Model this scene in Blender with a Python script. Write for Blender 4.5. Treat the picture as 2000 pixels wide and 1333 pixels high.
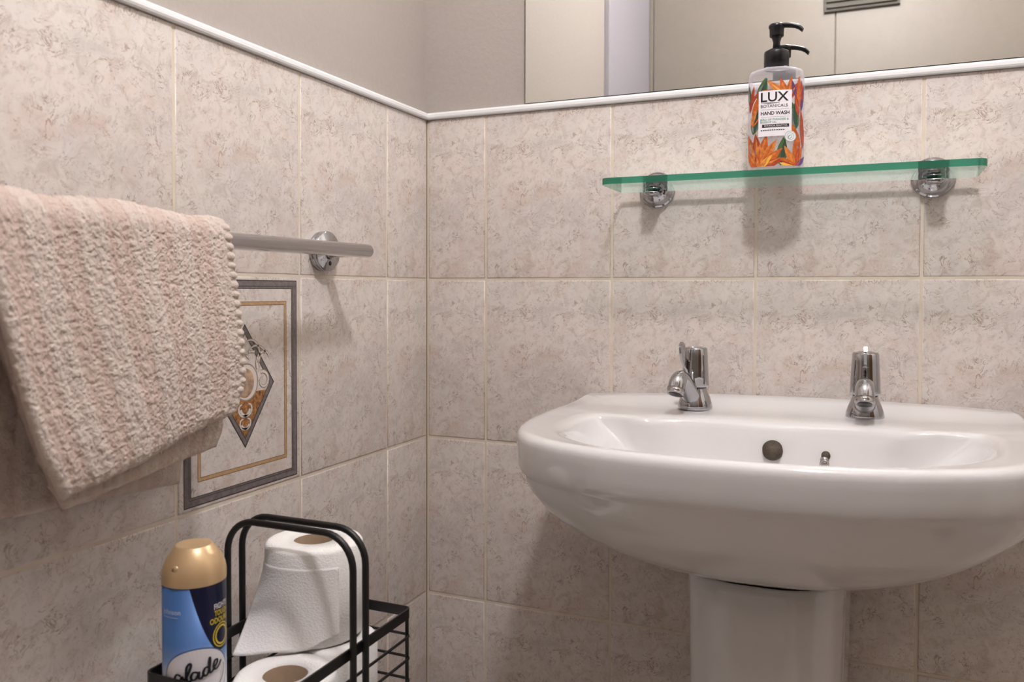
import bpy, math, random
import numpy as np
from mathutils import Vector, Matrix

random.seed(7); rng = np.random.default_rng(7)
scene = bpy.context.scene
for o in list(bpy.data.objects): bpy.data.objects.remove(o)
ZO = 1.0            # working heights are measured from the second tile joint, 1 m above the floor
COL = scene.collection

# ------------------------------------------------------------------ camera, world, exposure
cam_d = bpy.data.cameras.new('camera'); cam = bpy.data.objects.new('camera', cam_d); COL.objects.link(cam)
Rv = Vector((0.917918, 0.396762, 0.002519)); Uv = Vector((-0.011568, 0.020416, 0.999725)); Fv = Vector((-0.396601, 0.917694, -0.023330))
M = Matrix((Rv, Uv, -Fv)).transposed().to_4x4(); M.translation = Vector((0.64726, -1.15666, -0.01668 + ZO))
cam.matrix_world = M
cam_d.sensor_width = 36; cam_d.lens = 1620.308 / 2000 * 36; cam_d.shift_y = -61.29 / 2000
cam_d.clip_start = 0.01
cam_d.dof.use_dof = True; cam_d.dof.focus_distance = 1.05; cam_d.dof.aperture_fstop = 7.0
scene.camera = cam
world = bpy.data.worlds.new('world'); scene.world = world; world.use_nodes = True
world.node_tree.nodes['Background'].inputs[0].default_value = (0.9, 0.88, 0.86, 1)
world.node_tree.nodes['Background'].inputs[1].default_value = 0.02
vs = scene.view_settings; vs.view_transform = 'Standard'; vs.look = 'None'; vs.gamma = 1; vs.use_curve_mapping = False
vs.exposure = 0.0
LAMP_POS = (0.65, -0.75, 1.0); LAMP_R = 0.056; LAMP_STRENGTH = 262.0
scene.cycles.max_bounces = 6; scene.cycles.diffuse_bounces = 3; scene.cycles.transparent_max_bounces = 24
scene.cycles.adaptive_threshold = 0.05; scene.cycles.sample_clamp_indirect = 0; scene.cycles.blur_glossy = 0.3

# ------------------------------------------------------------------ helpers
def srgb(r, g, b):
    f = lambda c: (c / 255 / 12.92) if c / 255 <= 0.04045 else ((c / 255 + 0.055) / 1.055) ** 2.4
    return (f(r), f(g), f(b), 1)

def mat(name, col=(0.8, 0.8, 0.8, 1), rough=0.5, metal=0.0, spec=0.5, coat=0.0, **kw):
    m = bpy.data.materials.new(name); m.use_nodes = True
    b = m.node_tree.nodes['Principled BSDF']
    b.inputs['Base Color'].default_value = col; b.inputs['Roughness'].default_value = rough
    b.inputs['Metallic'].default_value = metal; b.inputs['Specular IOR Level'].default_value = spec
    b.inputs['Coat Weight'].default_value = coat
    for k, v in kw.items(): b.inputs[k.replace('_', ' ')].default_value = v
    return m

class N:                                   # tiny node-graph helper
    def __init__(s, m): s.t = m.node_tree; s.b = s.t.nodes['Principled BSDF']
    def n(s, typ, **kw):
        x = s.t.nodes.new(typ)
        for k, v in kw.items():
            if k.startswith('i_'):
                key = k[2:]; x.inputs[int(key) if key.isdigit() else key.replace('_', ' ')].default_value = v
            else: setattr(x, k, v)
        return x
    def l(s, a, b): s.t.links.new(a, b)
    def noise(s, vec, scale, detail=6, rough=0.55, dist=0.0):
        x = s.n('ShaderNodeTexNoise', i_Scale=scale, i_Detail=detail, i_Roughness=rough, i_Distortion=dist)
        s.l(vec, x.inputs['Vector']); return x
    def ramp(s, fac, stops):
        r = s.n('ShaderNodeValToRGB'); e = r.color_ramp.elements
        while len(e) < len(stops): e.new(0.5)
        for k, (p, c) in enumerate(stops): e[k].position = p; e[k].color = c
        s.l(fac, r.inputs[0]); return r
    def mix(s, fac, a, b, mode='MIX'):
        x = s.n('ShaderNodeMix', data_type='RGBA', blend_type=mode)
        for sock, v in ((x.inputs[0], fac), (x.inputs[6], a), (x.inputs[7], b)):
            if hasattr(v, 'links'): s.l(v, sock)
            else: sock.default_value = v
        return x.outputs[2]
    def bump(s, h, strength, dist=0.001):
        x = s.n('ShaderNodeBump', i_Strength=strength, i_Distance=dist); s.l(h, x.inputs['Height']); s.l(x.outputs[0], s.b.inputs['Normal'])

def mk(name, verts, faces, material, parent=None, smooth=True, mats=None, midx=None, loc=None, kind=None, label=None):
    me = bpy.data.meshes.new(name)
    v = np.asarray(verts, float)
    if loc is None and parent is not None:
        r = parent
        while r.parent: r = r.parent
        v = v - np.array(r.location)
    me.from_pydata(v.tolist(), [], [list(map(int, f)) for f in faces]); me.update()
    if smooth: me.polygons.foreach_set('use_smooth', [True] * len(me.polygons))
    for m in (mats or [material]): me.materials.append(m)
    if midx is not None: me.polygons.foreach_set('material_index', midx)
    o = bpy.data.objects.new(name, me); COL.objects.link(o)
    if parent is not None: o.parent = parent
    if loc is not None: o.location = loc
    if kind: o['kind'] = kind
    if label: o['label'] = label
    return o

def thing(name, label, cat, loc=(0, 0, 0), group=None):
    o = bpy.data.objects.new(name, None); COL.objects.link(o); o.location = loc; o.empty_display_size = 0.02
    o['label'] = label; o['category'] = cat
    if group: o['group'] = group
    return o

def tag(o, label, cat, group=None):
    o['label'] = label; o['category'] = cat
    if group: o['group'] = group
    return o

def box(x0, x1, y0, y1, z0, z1):
    v = [(x, y, z) for x in (x0, x1) for y in (y0, y1) for z in (z0, z1)]
    f = [(0, 1, 3, 2), (4, 6, 7, 5), (0, 4, 5, 1), (2, 3, 7, 6), (0, 2, 6, 4), (1, 5, 7, 3)]
    return v, f

def cat_meshes(parts):
    V, F = [], []
    for v, f in parts:
        n = len(V); V += [tuple(p) for p in v]; F += [tuple(i + n for i in q) for q in f]
    return V, F

def bevel(o, w, seg=2, angle=0.6):
    m = o.modifiers.new('bevel', 'BEVEL'); m.width = w; m.segments = seg; m.limit_method = 'ANGLE'; m.angle_limit = angle
    return o

def grid_faces(n, m, wrap_n=False, wrap_m=False, flip=False, off=0):
    F = []
    for i in range(n if wrap_n else n - 1):
        for j in range(m if wrap_m else m - 1):
            a = i * m + j; b = ((i + 1) % n) * m + j; c = ((i + 1) % n) * m + (j + 1) % m; d = i * m + (j + 1) % m
            F.append(tuple(off + q for q in ((a, d, c, b) if flip else (a, b, c, d))))
    return F

def lathe(profile, origin=(0, 0, 0), axis='z', seg=48, cap0=True, cap1=True):
    V = []
    for r, h in profile:
        for k in range(seg):
            a = 2 * math.pi * k / seg; c, s = r * math.cos(a), r * math.sin(a)
            p = {'z': (c, s, h), '-y': (c, -h, s), 'x': (h, c, s)}[axis]
            V.append((p[0] + origin[0], p[1] + origin[1], p[2] + origin[2]))
    F = grid_faces(len(profile), seg, wrap_m=True, flip=(axis == 'z' or axis == 'x'))
    n = len(profile)
    if cap0: F.append(tuple(range(seg)) if axis != 'z' else tuple(reversed(range(seg))))
    if cap1: F.append(tuple((n - 1) * seg + k for k in (range(seg) if axis == 'z' else reversed(range(seg)))))
    return V, F

def tube(path, r, seg=10, closed=False, caps=True, sq=None):
    P = np.asarray(path, float); n = len(P); V = []
    rr = np.broadcast_to(np.asarray(r, float), (n,))
    T = np.roll(P, -1, 0) - np.roll(P, 1, 0)
    if not closed: T[0] = P[1] - P[0]; T[-1] = P[-1] - P[-2]
    T /= np.linalg.norm(T, axis=1)[:, None]
    up = np.array([0, 0, 1.0]) if abs(T[0][2]) < 0.9 else np.array([1.0, 0, 0])
    nrm = np.cross(T[0], up); nrm /= np.linalg.norm(nrm)
    for i in range(n):
        nrm = nrm - T[i] * (nrm @ T[i]); nrm /= np.linalg.norm(nrm); b = np.cross(T[i], nrm)
        for k in range(seg):
            a = 2 * math.pi * k / seg
            V.append(P[i] + rr[i] * (math.cos(a) * nrm + math.sin(a) * b))
    F = grid_faces(n, seg, wrap_n=closed, wrap_m=True)
    if caps and not closed: F += [tuple(reversed(range(seg))), tuple((n - 1) * seg + k for k in range(seg))]
    return V, F

def catmull(pts, n, closed=False):
    P = np.asarray(pts, float); m = len(P); out = []
    segs = m if closed else m - 1
    for i in range(segs):
        g = lambda k: P[k % m] if closed else P[min(max(k, 0), m - 1)]
        p0, p1, p2, p3 = g(i - 1), g(i), g(i + 1), g(i + 2)
        for t in np.linspace(0, 1, n, endpoint=False):
            out.append(0.5 * (2 * p1 + (p2 - p0) * t + (2 * p0 - 5 * p1 + 4 * p2 - p3) * t * t + (3 * p1 - p0 - 3 * p2 + p3) * t ** 3))
    if not closed: out.append(P[-1])
    return np.array(out)

def text_mesh(body, size, bold=0.0, shear=0.0, align='CENTER'):
    c = bpy.data.curves.new('lettering', 'FONT'); c.body = body; c.size = size; c.align_x = align; c.align_y = 'CENTER'
    c.offset = bold; c.shear = shear; c.resolution_u = 3
    o = bpy.data.objects.new('lettering', c); COL.objects.link(o)
    dg = bpy.context.evaluated_depsgraph_get(); me = o.evaluated_get(dg).to_mesh()
    V = [(v.co.x, v.co.y) for v in me.vertices]; F = [tuple(p.vertices) for p in me.polygons]
    o.evaluated_get(dg).to_mesh_clear(); bpy.data.objects.remove(o); bpy.data.curves.remove(c)
    return V, F

# ------------------------------------------------------------------ materials
def make_tile_mat():
    m = mat('glazed_tile', rough=0.22, spec=0.45); g = N(m)
    tc = g.n('ShaderNodeTexCoord'); oi = g.n('ShaderNodeObjectInfo')
    off = g.n('ShaderNodeVectorMath', operation='MULTIPLY_ADD'); g.l(oi.outputs['Random'], off.inputs[0]); off.inputs[1].default_value = (0.006, 0.0, 0.006); g.l(tc.outputs['Object'], off.inputs[2])
    v = off.outputs[0]
    flat = g.n('ShaderNodeVectorMath', operation='MULTIPLY'); g.l(v, flat.inputs[0]); flat.inputs[1].default_value = (1, 0, 1); v = flat.outputs[0]
    big = g.noise(v, 16, 5, 0.6, 0.6)
    base = g.ramp(big.outputs[0], [(0.28, srgb(200, 192, 185)), (0.45, srgb(216, 208, 201)), (0.58, srgb(221, 212, 204)), (0.75, srgb(222, 208, 200))])
    pk = g.noise(v, 21, 4, 0.6, 0.8); pkr = g.ramp(pk.outputs[0], [(0.51, (0, 0, 0, 1)), (0.76, (1, 1, 1, 1))])
    c1 = g.mix(pkr.outputs[0], base.outputs[0], srgb(211, 192, 181))
    gy = g.n('ShaderNodeTexNoise', i_Scale=13, i_Detail=4, i_Roughness=0.6, i_Distortion=0.5)
    sh = g.n('ShaderNodeVectorMath', operation='ADD'); g.l(v, sh.inputs[0]); sh.inputs[1].default_value = (3.1, 0, 7.7); g.l(sh.outputs[0], gy.inputs['Vector'])
    gyr = g.ramp(gy.outputs[0], [(0.54, (0, 0, 0, 1)), (0.76, (0.6, 0.6, 0.6, 1))])
    c2 = g.mix(gyr.outputs[0], c1, srgb(208, 201, 199))
    # cloudy brown mottling
    mo = g.noise(v, 62, 8, 0.72, 1.0); mor = g.ramp(mo.outputs[0], [(0.48, (0, 0, 0, 1)), (0.68, (0.62, 0.62, 0.62, 1))])
    c3 = g.mix(mor.outputs[0], c2, srgb(184, 169, 157))
    # thin dark crackle veins, broken up by a mask
    w = g.noise(v, 32, 6, 0.62, 1.7)
    d1 = g.n('ShaderNodeMath', operation='SUBTRACT', i_1=0.5); g.l(w.outputs[0], d1.inputs[0])
    d2 = g.n('ShaderNodeMath', operation='ABSOLUTE'); g.l(d1.outputs[0], d2.inputs[0])
    vr = g.ramp(d2.outputs[0], [(0.0, (1, 1, 1, 1)), (0.013, (0, 0, 0, 1))])
    mk_ = g.noise(sh.outputs[0], 34, 3, 0.5); mkr = g.ramp(mk_.outputs[0], [(0.47, (0, 0, 0, 1)), (0.60, (0.95, 0.95, 0.95, 1))])
    vm = g.n('ShaderNodeMath', operation='MULTIPLY'); g.l(vr.outputs[0], vm.inputs[0]); g.l(mkr.outputs[0], vm.inputs[1])
    c4 = g.mix(vm.outputs[0], c3, srgb(142, 114, 96))
    sp = g.noise(v, 150, 4, 0.7, 1.5); spr = g.ramp(sp.outputs[0], [(0.58, (0, 0, 0, 1)), (0.70, (0.7, 0.7, 0.7, 1))])
    c5 = g.mix(spr.outputs[0], c4, srgb(160, 132, 116))
    g.l(c5, g.b.inputs['Base Color'])
    bn = g.noise(v, 90, 4, 0.6); g.bump(bn.outputs[0], 0.08, 0.002)
    return m
M_TILE = make_tile_mat()

def noisy(name, c0, c1, scale, rough=0.5, bump=0.0, bdist=0.001, coord='Object', **kw):
    m = mat(name, c0, rough, **kw); g = N(m); tc = g.n('ShaderNodeTexCoord')
    nz = g.noise(tc.outputs[coord], scale, 5, 0.6); r = g.ramp(nz.outputs[0], [(0.3, c0), (0.7, c1)]); g.l(r.outputs[0], g.b.inputs['Base Color'])
    if bump: g.bump(nz.outputs[0], bump, bdist)
    return m
M_GROUT = noisy('grout', srgb(222, 211, 196), srgb(211, 197, 178), 40, 0.9, 0.3)
M_PAINT = noisy('painted_plaster', srgb(170, 161, 153), srgb(174, 165, 157), 160, 0.65, 0.25, 0.0015)
M_CREAM = noisy('cream_paint', srgb(138, 129, 119), srgb(135, 126, 116), 60, 0.5, 0.1)
M_LILAC = noisy('grey_paint', srgb(164, 159, 166), srgb(160, 155, 162), 120, 0.6, 0.3)
M_CEIL = mat('ceiling_paint', srgb(235, 232, 226), 0.8)
M_FLOOR = noisy('vinyl_floor', srgb(214, 200, 186), srgb(204, 190, 174), 12, 0.5)
M_WOOD = noisy('dark_wood', srgb(120, 92, 70), srgb(104, 78, 60), 9, 0.45)
M_TRIM = mat('white_plastic_trim', srgb(236, 236, 236), 0.25)
M_CER = mat('white_ceramic', srgb(219, 217, 216), 0.06, spec=0.55, coat=0.4, Coat_Roughness=0.03)
M_CHROME = mat('chrome', (0.43, 0.43, 0.445, 1), 0.05, 1.0)
M_CHROME2 = mat('worn_chrome', (0.42, 0.40, 0.385, 1), 0.2, 1.0)
M_BLACKPL = mat('black_plastic', srgb(22, 22, 24), 0.3)
M_WIRE = mat('black_powder_coat', srgb(20, 19, 19), 0.42)
M_DARK = noisy('painted_hole_shade', srgb(62, 52, 42), srgb(88, 76, 62), 500, 0.7)  # shade inside the basin holes, put into the colour
M_MIRROR = mat('mirror_silver', (0.86, 0.87, 0.84, 1), 0.0, 1.0)
M_MEDGE = mat('mirror_backing', srgb(60, 58, 54), 0.6)
M_VENT = mat('grey_vent', srgb(92, 87, 80), 0.7)

# ------------------------------------------------------------------ room shell
W, H, T = 0.20064, 0.25, 0.2512
A0, B0 = 0.1034, 0.1185            # first cut tile on the back wall / on the left wall
XR, YF, ZF, ZC = 1.36, -1.402, -1.0, 1.32
def struct(name, vf, m, **kw):
    return mk(name, vf[0], vf[1], m, smooth=False, kind='structure', **kw)
floor = struct('floor', box(-0.1, XR + 0.1, YF - 0.1, 0.1, ZF - 0.1, ZF), M_FLOOR)
ceiling = struct('ceiling', box(-0.1, XR + 0.1, YF - 0.1, 0.1, ZC, ZC + 0.1), M_CEIL)
wall_back = struct('wall_back', box(-0.1, XR + 0.1, 0.004, 0.1, ZF, ZC), M_PAINT)
wall_left = struct('wall_left', box(-0.1, -0.004, YF - 0.1, 0.004, ZF, ZC), M_PAINT)
wall_right = struct('wall_right', box(XR, XR + 0.1, YF - 0.1, 0.004, ZF, ZC), M_CEIL)
wall_front = struct('wall_front', box(-0.004, XR, YF - 0.1, YF, ZF, ZC), M_CREAM)
added_door = struct('added_door_1', box(XR - 0.03, XR + 0.001, YF + 0.12, -0.52, ZF, 0.98), M_WOOD)  # unseen door, added to give the chrome dark reflections and reduce bounce
v, f = lathe([(0.012, 0), (0.012, 0.03), (0.024, 0.04), (0.022, 0.055), (0.0, 0.06)], (0, 0, 0), 'x', 24); v = [(XR - 0.03 - p[0], p[1] - 0.60, p[2]) for p in v]; mk('added_door_knob', v, f, M_CHROME, added_door)
GR = 0.0008                         # grout sits this far behind the tile faces
v, f = box(0, XR, GR, 0.0045, ZF, T); mk('grout', v, f, M_GROUT, wall_back, smooth=False)
v, f = box(-0.0045, -GR, YF, 0, ZF, T); mk('grout', v, f, M_GROUT, wall_left, smooth=False)

J = 0.0040
def tile_mesh(w, h, x_off, z_off):
    """tile with softly rounded edges; local x along the wall, -y outwards"""
    rings = [(0.0, 0.0052), (0.0, 0.0008), (0.0007, 0.0002), (0.0020, 0.0)]
    V = []
    for ins, d in rings:
        V += [(x_off + ins, d, z_off + ins), (x_off + w - ins, d, z_off + ins), (x_off + w - ins, d, z_off + h - ins), (x_off + ins, d, z_off + h - ins)]
    F = []
    for k in range(3):
        for i in range(4):
            a, b = 4 * k + i, 4 * k + (i + 1) % 4; F.append((a, b, b + 4, a + 4))
    F.append((12, 13, 14, 15))
    return V, F
mesh_cache = {}
def add_tile(wall, wl, u0, u1, z0, z1, name='tile', cut_lo=False, tuck=False):
    w, h = u1 - u0 - J, z1 - z0 - (J if not tuck else J / 2)
    xo = J / 2 + (W - (u1 - u0) if cut_lo else 0)
    key = (round(w, 4), round(h, 4), round(xo, 4))
    if key not in mesh_cache:
        V, F = tile_mesh(w, h, xo, J / 2); me = bpy.data.meshes.new('tile'); me.from_pydata(V, [], F); me.update(); me.materials.append(M_TILE)
        me.polygons.foreach_set('use_smooth', [True] * len(me.polygons)); mesh_cache[key] = me
    o = bpy.data.objects.new(name, mesh_cache[key]); COL.objects.link(o); o.parent = wall
    d = random.uniform(-0.00025, 0.00025); ang = random.uniform(-0.0008, 0.0008)
    shift = (u1 - W) if cut_lo else u0
    if wl == 'B': o.location = (shift, d, z0); o.rotation_euler = (random.uniform(-.0006, .0006), 0, ang)
    else: o.location = (-d, shift, z0); o.rotation_euler = (0, random.uniform(-.0006, .0006), math.pi / 2 + ang)
    return o
rows = [(0, T)] + [(-H * (k + 1), -H * k) for k in range(4)]
us = [0.0015, A0] + [A0 + W * k for k in range(1, 7)]
decor_tile = None
for (z0, z1) in rows:
    for k in range(len(us) - 1):
        add_tile(wall_back, 'B', us[k], us[k + 1], z0, z1, cut_lo=(k == 0), tuck=(z0 == 0))
ys = [-0.0015, -B0] + [-(B0 + W * k) for k in range(1, 7)]
for (z0, z1) in rows:
    for k in range(len(ys) - 1):
        t = add_tile(wall_left, 'A', ys[k + 1], ys[k], z0, z1, tuck=(z0 == 0))
        if k == 2 and z1 == 0: decor_tile = t

# white bead trim along the top of the tiles
prof = [(0.004, 0.0), (-0.0030, 0.0), (-0.0052, 0.0010), (-0.0062, 0.0032), (-0.0062, 0.0070), (-0.0050, 0.0094), (-0.0025, 0.0105), (0.004, 0.0105)]
def bead(name, p0, p1, outward):
    V = []
    for p in (p0, p1):
        for d, h in prof: V.append((p[0] - outward[0] * d, p[1] - outward[1] * d, T + 0.0004 + h))
    n = len(prof); F = [(i, (i + 1) % n, (i + 1) % n + n, i + n) for i in range(n)] + [tuple(range(n))[::-1], tuple(range(n, 2 * n))]
    return mk(name, V, F, M_TRIM, smooth=False, kind='structure')
bead('trim_1', (0.0, 0.0), (XR, 0.0), (0, -1))
bead('trim_2', (0.0, YF), (0.0, 0.006), (1, 0))

# things on the far side of the room, seen only in the mirror
pil = struct('trim_3', box(-0.004, 0.010, YF, -0.967, ZF, ZC), M_LILAC); bevel(pil, 0.002)
tr4 = struct('trim_4', box(0.010, 0.022, YF, YF + 0.012, -0.35, ZC), M_CREAM); bevel(tr4, 0.002)
for x0, x1 in ((0.024, 0.5455), (0.5480, XR - 0.002)):
    v, f = box(x0, x1, YF - 0.002, YF + 0.010, ZF + 0.01, ZC - 0.005); bevel(mk('panel', v, f, M_CREAM, wall_front, smooth=False), 0.0012)
vent = thing('wall_vent', 'dark grey louvred vent high on the cream wall, seen in the mirror', 'vent', (0.615, YF + 0.010, 0.775))
v, f = box(0.517, 0.712, YF + 0.010, YF + 0.022, 0.775, 0.935); mk('vent_frame', v, f, M_VENT, vent, smooth=False)
for k in range(9):
    z = 0.783 + k * 0.0165; v, f = box(0.524, 0.705, YF + 0.020, YF + 0.030, z, z + 0.009); mk('slat', v, f, M_VENT, vent, smooth=False)

# boxed ledge that carries the basket (just below the frame)
ledge = struct('trim_5', box(0.001, 0.245, -0.80, -0.375, ZF, -0.4765), M_TRIM); bevel(ledge, 0.006)

# ------------------------------------------------------------------ pendant lamp (above the frame), the room's light
lx, ly, lz = LAMP_POS
lamp = thing('pendant_lamp', 'small frosted globe lamp hanging from the ceiling above the basin', 'lamp', (lx, ly, ZC))
m_em = bpy.data.materials.new('lit_globe'); m_em.use_nodes = True
nt = m_em.node_tree; nt.nodes.clear(); em = nt.nodes.new('ShaderNodeEmission'); ou = nt.nodes.new('ShaderNodeOutputMaterial'); nt.links.new(em.outputs[0], ou.inputs[0])
em.inputs[0].default_value = (0.985, 0.955, 0.985, 1); em.inputs[1].default_value = LAMP_STRENGTH
pr = [(LAMP_R * math.sin(a), -LAMP_R * math.cos(a)) for a in np.linspace(0.02, math.pi - 0.02, 20)]
v, f = lathe(pr, LAMP_POS, seg=32); mk('globe', v, f, m_em, lamp)
v, f = lathe([(0.018, 0), (0.018, 0.03), (0.008, 0.04)], (lx, ly, lz + LAMP_R - 0.004)); mk('lamp_holder', v, f, M_TRIM, lamp)
v, f = tube([(lx, ly, lz + LAMP_R + 0.03), (lx, ly, ZC - 0.015)], 0.003); mk('cable', v, f, M_TRIM, lamp)
v, f = lathe([(0.045, -0.018), (0.045, -0.004), (0.04, 0)], (lx, ly, ZC)); mk('ceiling_rose', v, f, M_TRIM, lamp)

# ------------------------------------------------------------------ mirror
mir = thing('wall_mirror', 'large frameless wall mirror resting on the white tile trim above the basin', 'mirror', (0.75, 0.0, 0.262))
v, f = box(0.1680, 1.30, -0.0012, 0.004, 0.2618, 1.05); mk('mirror_backing', v, f, M_MEDGE, mir, smooth=False)
v, f = box(0.1699, 1.299, -0.004, -0.0012, 0.2628, 1.049); mk('mirror_glass', v, f, M_MIRROR, mir, smooth=False)

# ------------------------------------------------------------------ wash basin
XC = 0.540
NB = 192
def ring_from_half(half, n=NB, c=(0, -0.20), z=0.0):
    """half outline (u>=0), front centre to back centre; mirrored, smoothed, sampled by angle around c"""
    P = catmull(half, 24); full = np.vstack([P, (P * np.array([-1, 1]))[::-1][1:-1]])
    ang = np.arctan2(full[:, 0] - c[0], -(full[:, 1] - c[1]))       # 0 = front
    o = np.argsort(ang); ang, full = ang[o], full[o]
    th = np.linspace(-math.pi, math.pi, n, endpoint=False)
    r = np.hypot(full[:, 0] - c[0], full[:, 1] - c[1])
    rr = np.interp(th, np.r_[ang[-1] - 2 * math.pi, ang, ang[0] + 2 * math.pi], np.r_[r[-1], r, r[0]])
    return np.stack([c[0] + rr * np.sin(th), c[1] - rr * np.cos(th)], 1)
OUT = ring_from_half([(0, -0.424), (0.05, -0.423), (0.10, -0.417), (0.15, -0.403), (0.195, -0.380), (0.232, -0.346), (0.257, -0.300), (0.272, -0.250), (0.280, -0.195), (0.2825, -0.14), (0.2815, -0.09), (0.279, -0.045), (0.274, -0.010), (0.268, -0.002), (0.25, -0.001), (0.14, -0.001), (0, -0.001)])
INN = ring_from_half([(0, -0.400), (0.06, -0.397), (0.12, -0.382), (0.17, -0.348), (0.205, -0.300), (0.222, -0.245), (0.227, -0.19), (0.219, -0.152), (0.196, -0.138), (0.176, -0.142), (0.162, -0.154), (0.150, -0.146), (0.135, -0.136), (0.105, -0.127), (0.05, -0.122), (0, -0.121)])
cy = -0.20
def level(base, s, z, sy=None, yc=cy, lift=None):
    sy = s if sy is None else sy
    P = base.copy(); x = P[:, 0] * s; y = yc + (P[:, 1] - yc) * sy
    zz = np.full(len(P), z)
    if lift is not None: zz = zz + lift(P)
    return np.stack([x + XC, y, zz], 1)
def inset(base, d):                                                # shrink an outline by about d
    P = base.copy(); c = np.array([0, -0.20]); v = P - c; L = np.hypot(v[:, 0], v[:, 1])
    return c + v * ((L - d) / L)[:, None]
back = lambda P: np.clip((P[:, 1] + 0.075) / 0.06, 0, 1)            # 1 at the wall
upst = lambda amp: (lambda P: amp * back(P) ** 2 * (1 - 0.55 * (P[:, 0] / 0.275) ** 2))
body_levels = []
BODY = ((0.02, -0.330), (0.16, -0.3285), (0.30, -0.3240), (0.42, -0.3170), (0.53, -0.3080), (0.63, -0.2975), (0.72, -0.2860), (0.80, -0.2730), (0.865, -0.2595), (0.915, -0.2455), (0.950, -0.2335), (0.968, -0.2235), (0.974, -0.2183), (0.979, -0.2158), (0.988, -0.2128), (0.9940, -0.2080), (0.997, -0.197), (0.999, -0.188), (1.0, -0.1800))
for s, z in BODY:
    P = OUT.copy(); P[:, 1] = np.where(P[:, 1] > cy, P[:, 1], P[:, 1])
    L = level(P, s, z)
    # the body keeps touching the wall at the back near the rim
    bk = OUT[:, 1] > -0.06
    L[bk, 1] = L[bk, 1] * min(1, (1 - s) * 3 + 0.0) if s > 0.7 else L[bk, 1]
    body_levels.append(L)
rim = [(0.0007, -0.1762), (0.0025, -0.1730), (0.0055, -0.1709), (0.010, -0.1700)]
for d, z in rim: body_levels.append(level(inset(OUT, d), 1.0, z, lift=upst(0.014)))
# deck: blend from the outer to the inner outline
O2 = inset(OUT, 0.010)
for k in np.linspace(0.15, 0.85, 7):
    P = O2 * (1 - k) + INN * k
    body_levels.append(level(P, 1.0, -0.1700 - 0.0022 * k, lift=upst(0.014)))
for d, z in ((0.0, -0.1735), (0.004, -0.1752), (0.0075, -0.1785), (0.0105, -0.1840)): body_levels.append(level(inset(INN, d), 1.0, z))
IN2 = inset(INN, 0.0105)
sm = ring_from_half([(0, -0.385), (0.11, -0.36), (0.18, -0.30), (0.205, -0.23), (0.18, -0.16), (0.11, -0.140), (0, -0.135)])
for k, (s, z) in enumerate(((0.985, -0.196), (0.95, -0.211), (0.90, -0.228), (0.82, -0.246), (0.71, -0.263), (0.57, -0.277), (0.42, -0.287), (0.26, -0.294), (0.12, -0.298))):
    t = min(1, (k + 1) / 2.5); P = IN2 * (1 - t) + sm * t
    body_levels.append(level(P, s, z, yc=-0.215))
V = np.vstack(body_levels); V[:, 2] += 0.010 * (V[:, 0] - XC) + 0.0042 * np.clip((-V[:, 1] - 0.18) / 0.22, 0, 1); F = grid_faces(len(body_levels), NB, wrap_m=True, flip=True)
F.append(tuple(range((len(body_levels) - 1) * NB, len(body_levels) * NB))[::-1])
basin = thing('wash_basin', 'white ceramic wash basin with rounded front fixed to the tiled wall', 'basin', (XC, -0.2, -0.330))
bo = mk('bowl', V, F, M_CER, basin)
def ellipse_disc(c, n, r, seg=28, depth=0.0):
    n = Vector(n).normalized(); a = n.orthogonal().normalized(); b = n.cross(a)
    c = Vector(c); return [tuple(c + n * depth + (a * math.cos(t) + b * math.sin(t)) * r) for t in np.linspace(0, 2 * math.pi, seg, endpoint=False)]
def short_cyl(c, n, r, h0, h1, r2=None, seg=28):
    r2 = r if r2 is None else r2
    V = ellipse_disc(c, n, r, seg, h0) + ellipse_disc(c, n, r2, seg, h1)
    F = [(i, (i + 1) % seg, (i + 1) % seg + seg, i + seg) for i in range(seg)] + [tuple(range(seg))[::-1], tuple(range(seg, 2 * seg))]
    return V, F
# overflow, chain stay and waste; both holes are solid discs with painted shade
on = Vector((0, -0.80, 0.60))
v, f = short_cyl((XC + 0.003, -0.1400, -0.2035), on, 0.0118, -0.006, 0.0012, 0.0114); mk('overflow_hole', v, f, M_DARK, basin, label='overflow hole, a disc with its shade painted dark')
cs = mk('chain_hole', *short_cyl((XC + 0.062, -0.1395, -0.2060), on, 0.0052, -0.004, 0.0012, 0.0048), M_DARK, basin)
v, f = cat_meshes([short_cyl((XC + 0.061, -0.1425, -0.2110), (0.1, -0.9, 0.2), 0.0050, -0.004, 0.004, 0.0036, 14),
                   tube([(XC + 0.061 + 0.0042 * math.cos(a), -0.1475 , -0.2150 + 0.0046 * math.sin(a)) for a in np.linspace(0, 2 * math.pi, 16, endpoint=False)], 0.0012, 6, closed=True)])
mk('chain_stay', v, f, M_CHROME2, basin, label='broken metal chain stay')
v, f = lathe([(0.021, -0.2985), (0.021, -0.2965), (0.014, -0.2962), (0.012, -0.300)], (XC, -0.215, 0)); mk('waste_ring', v, f, M_CHROME, basin)

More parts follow.
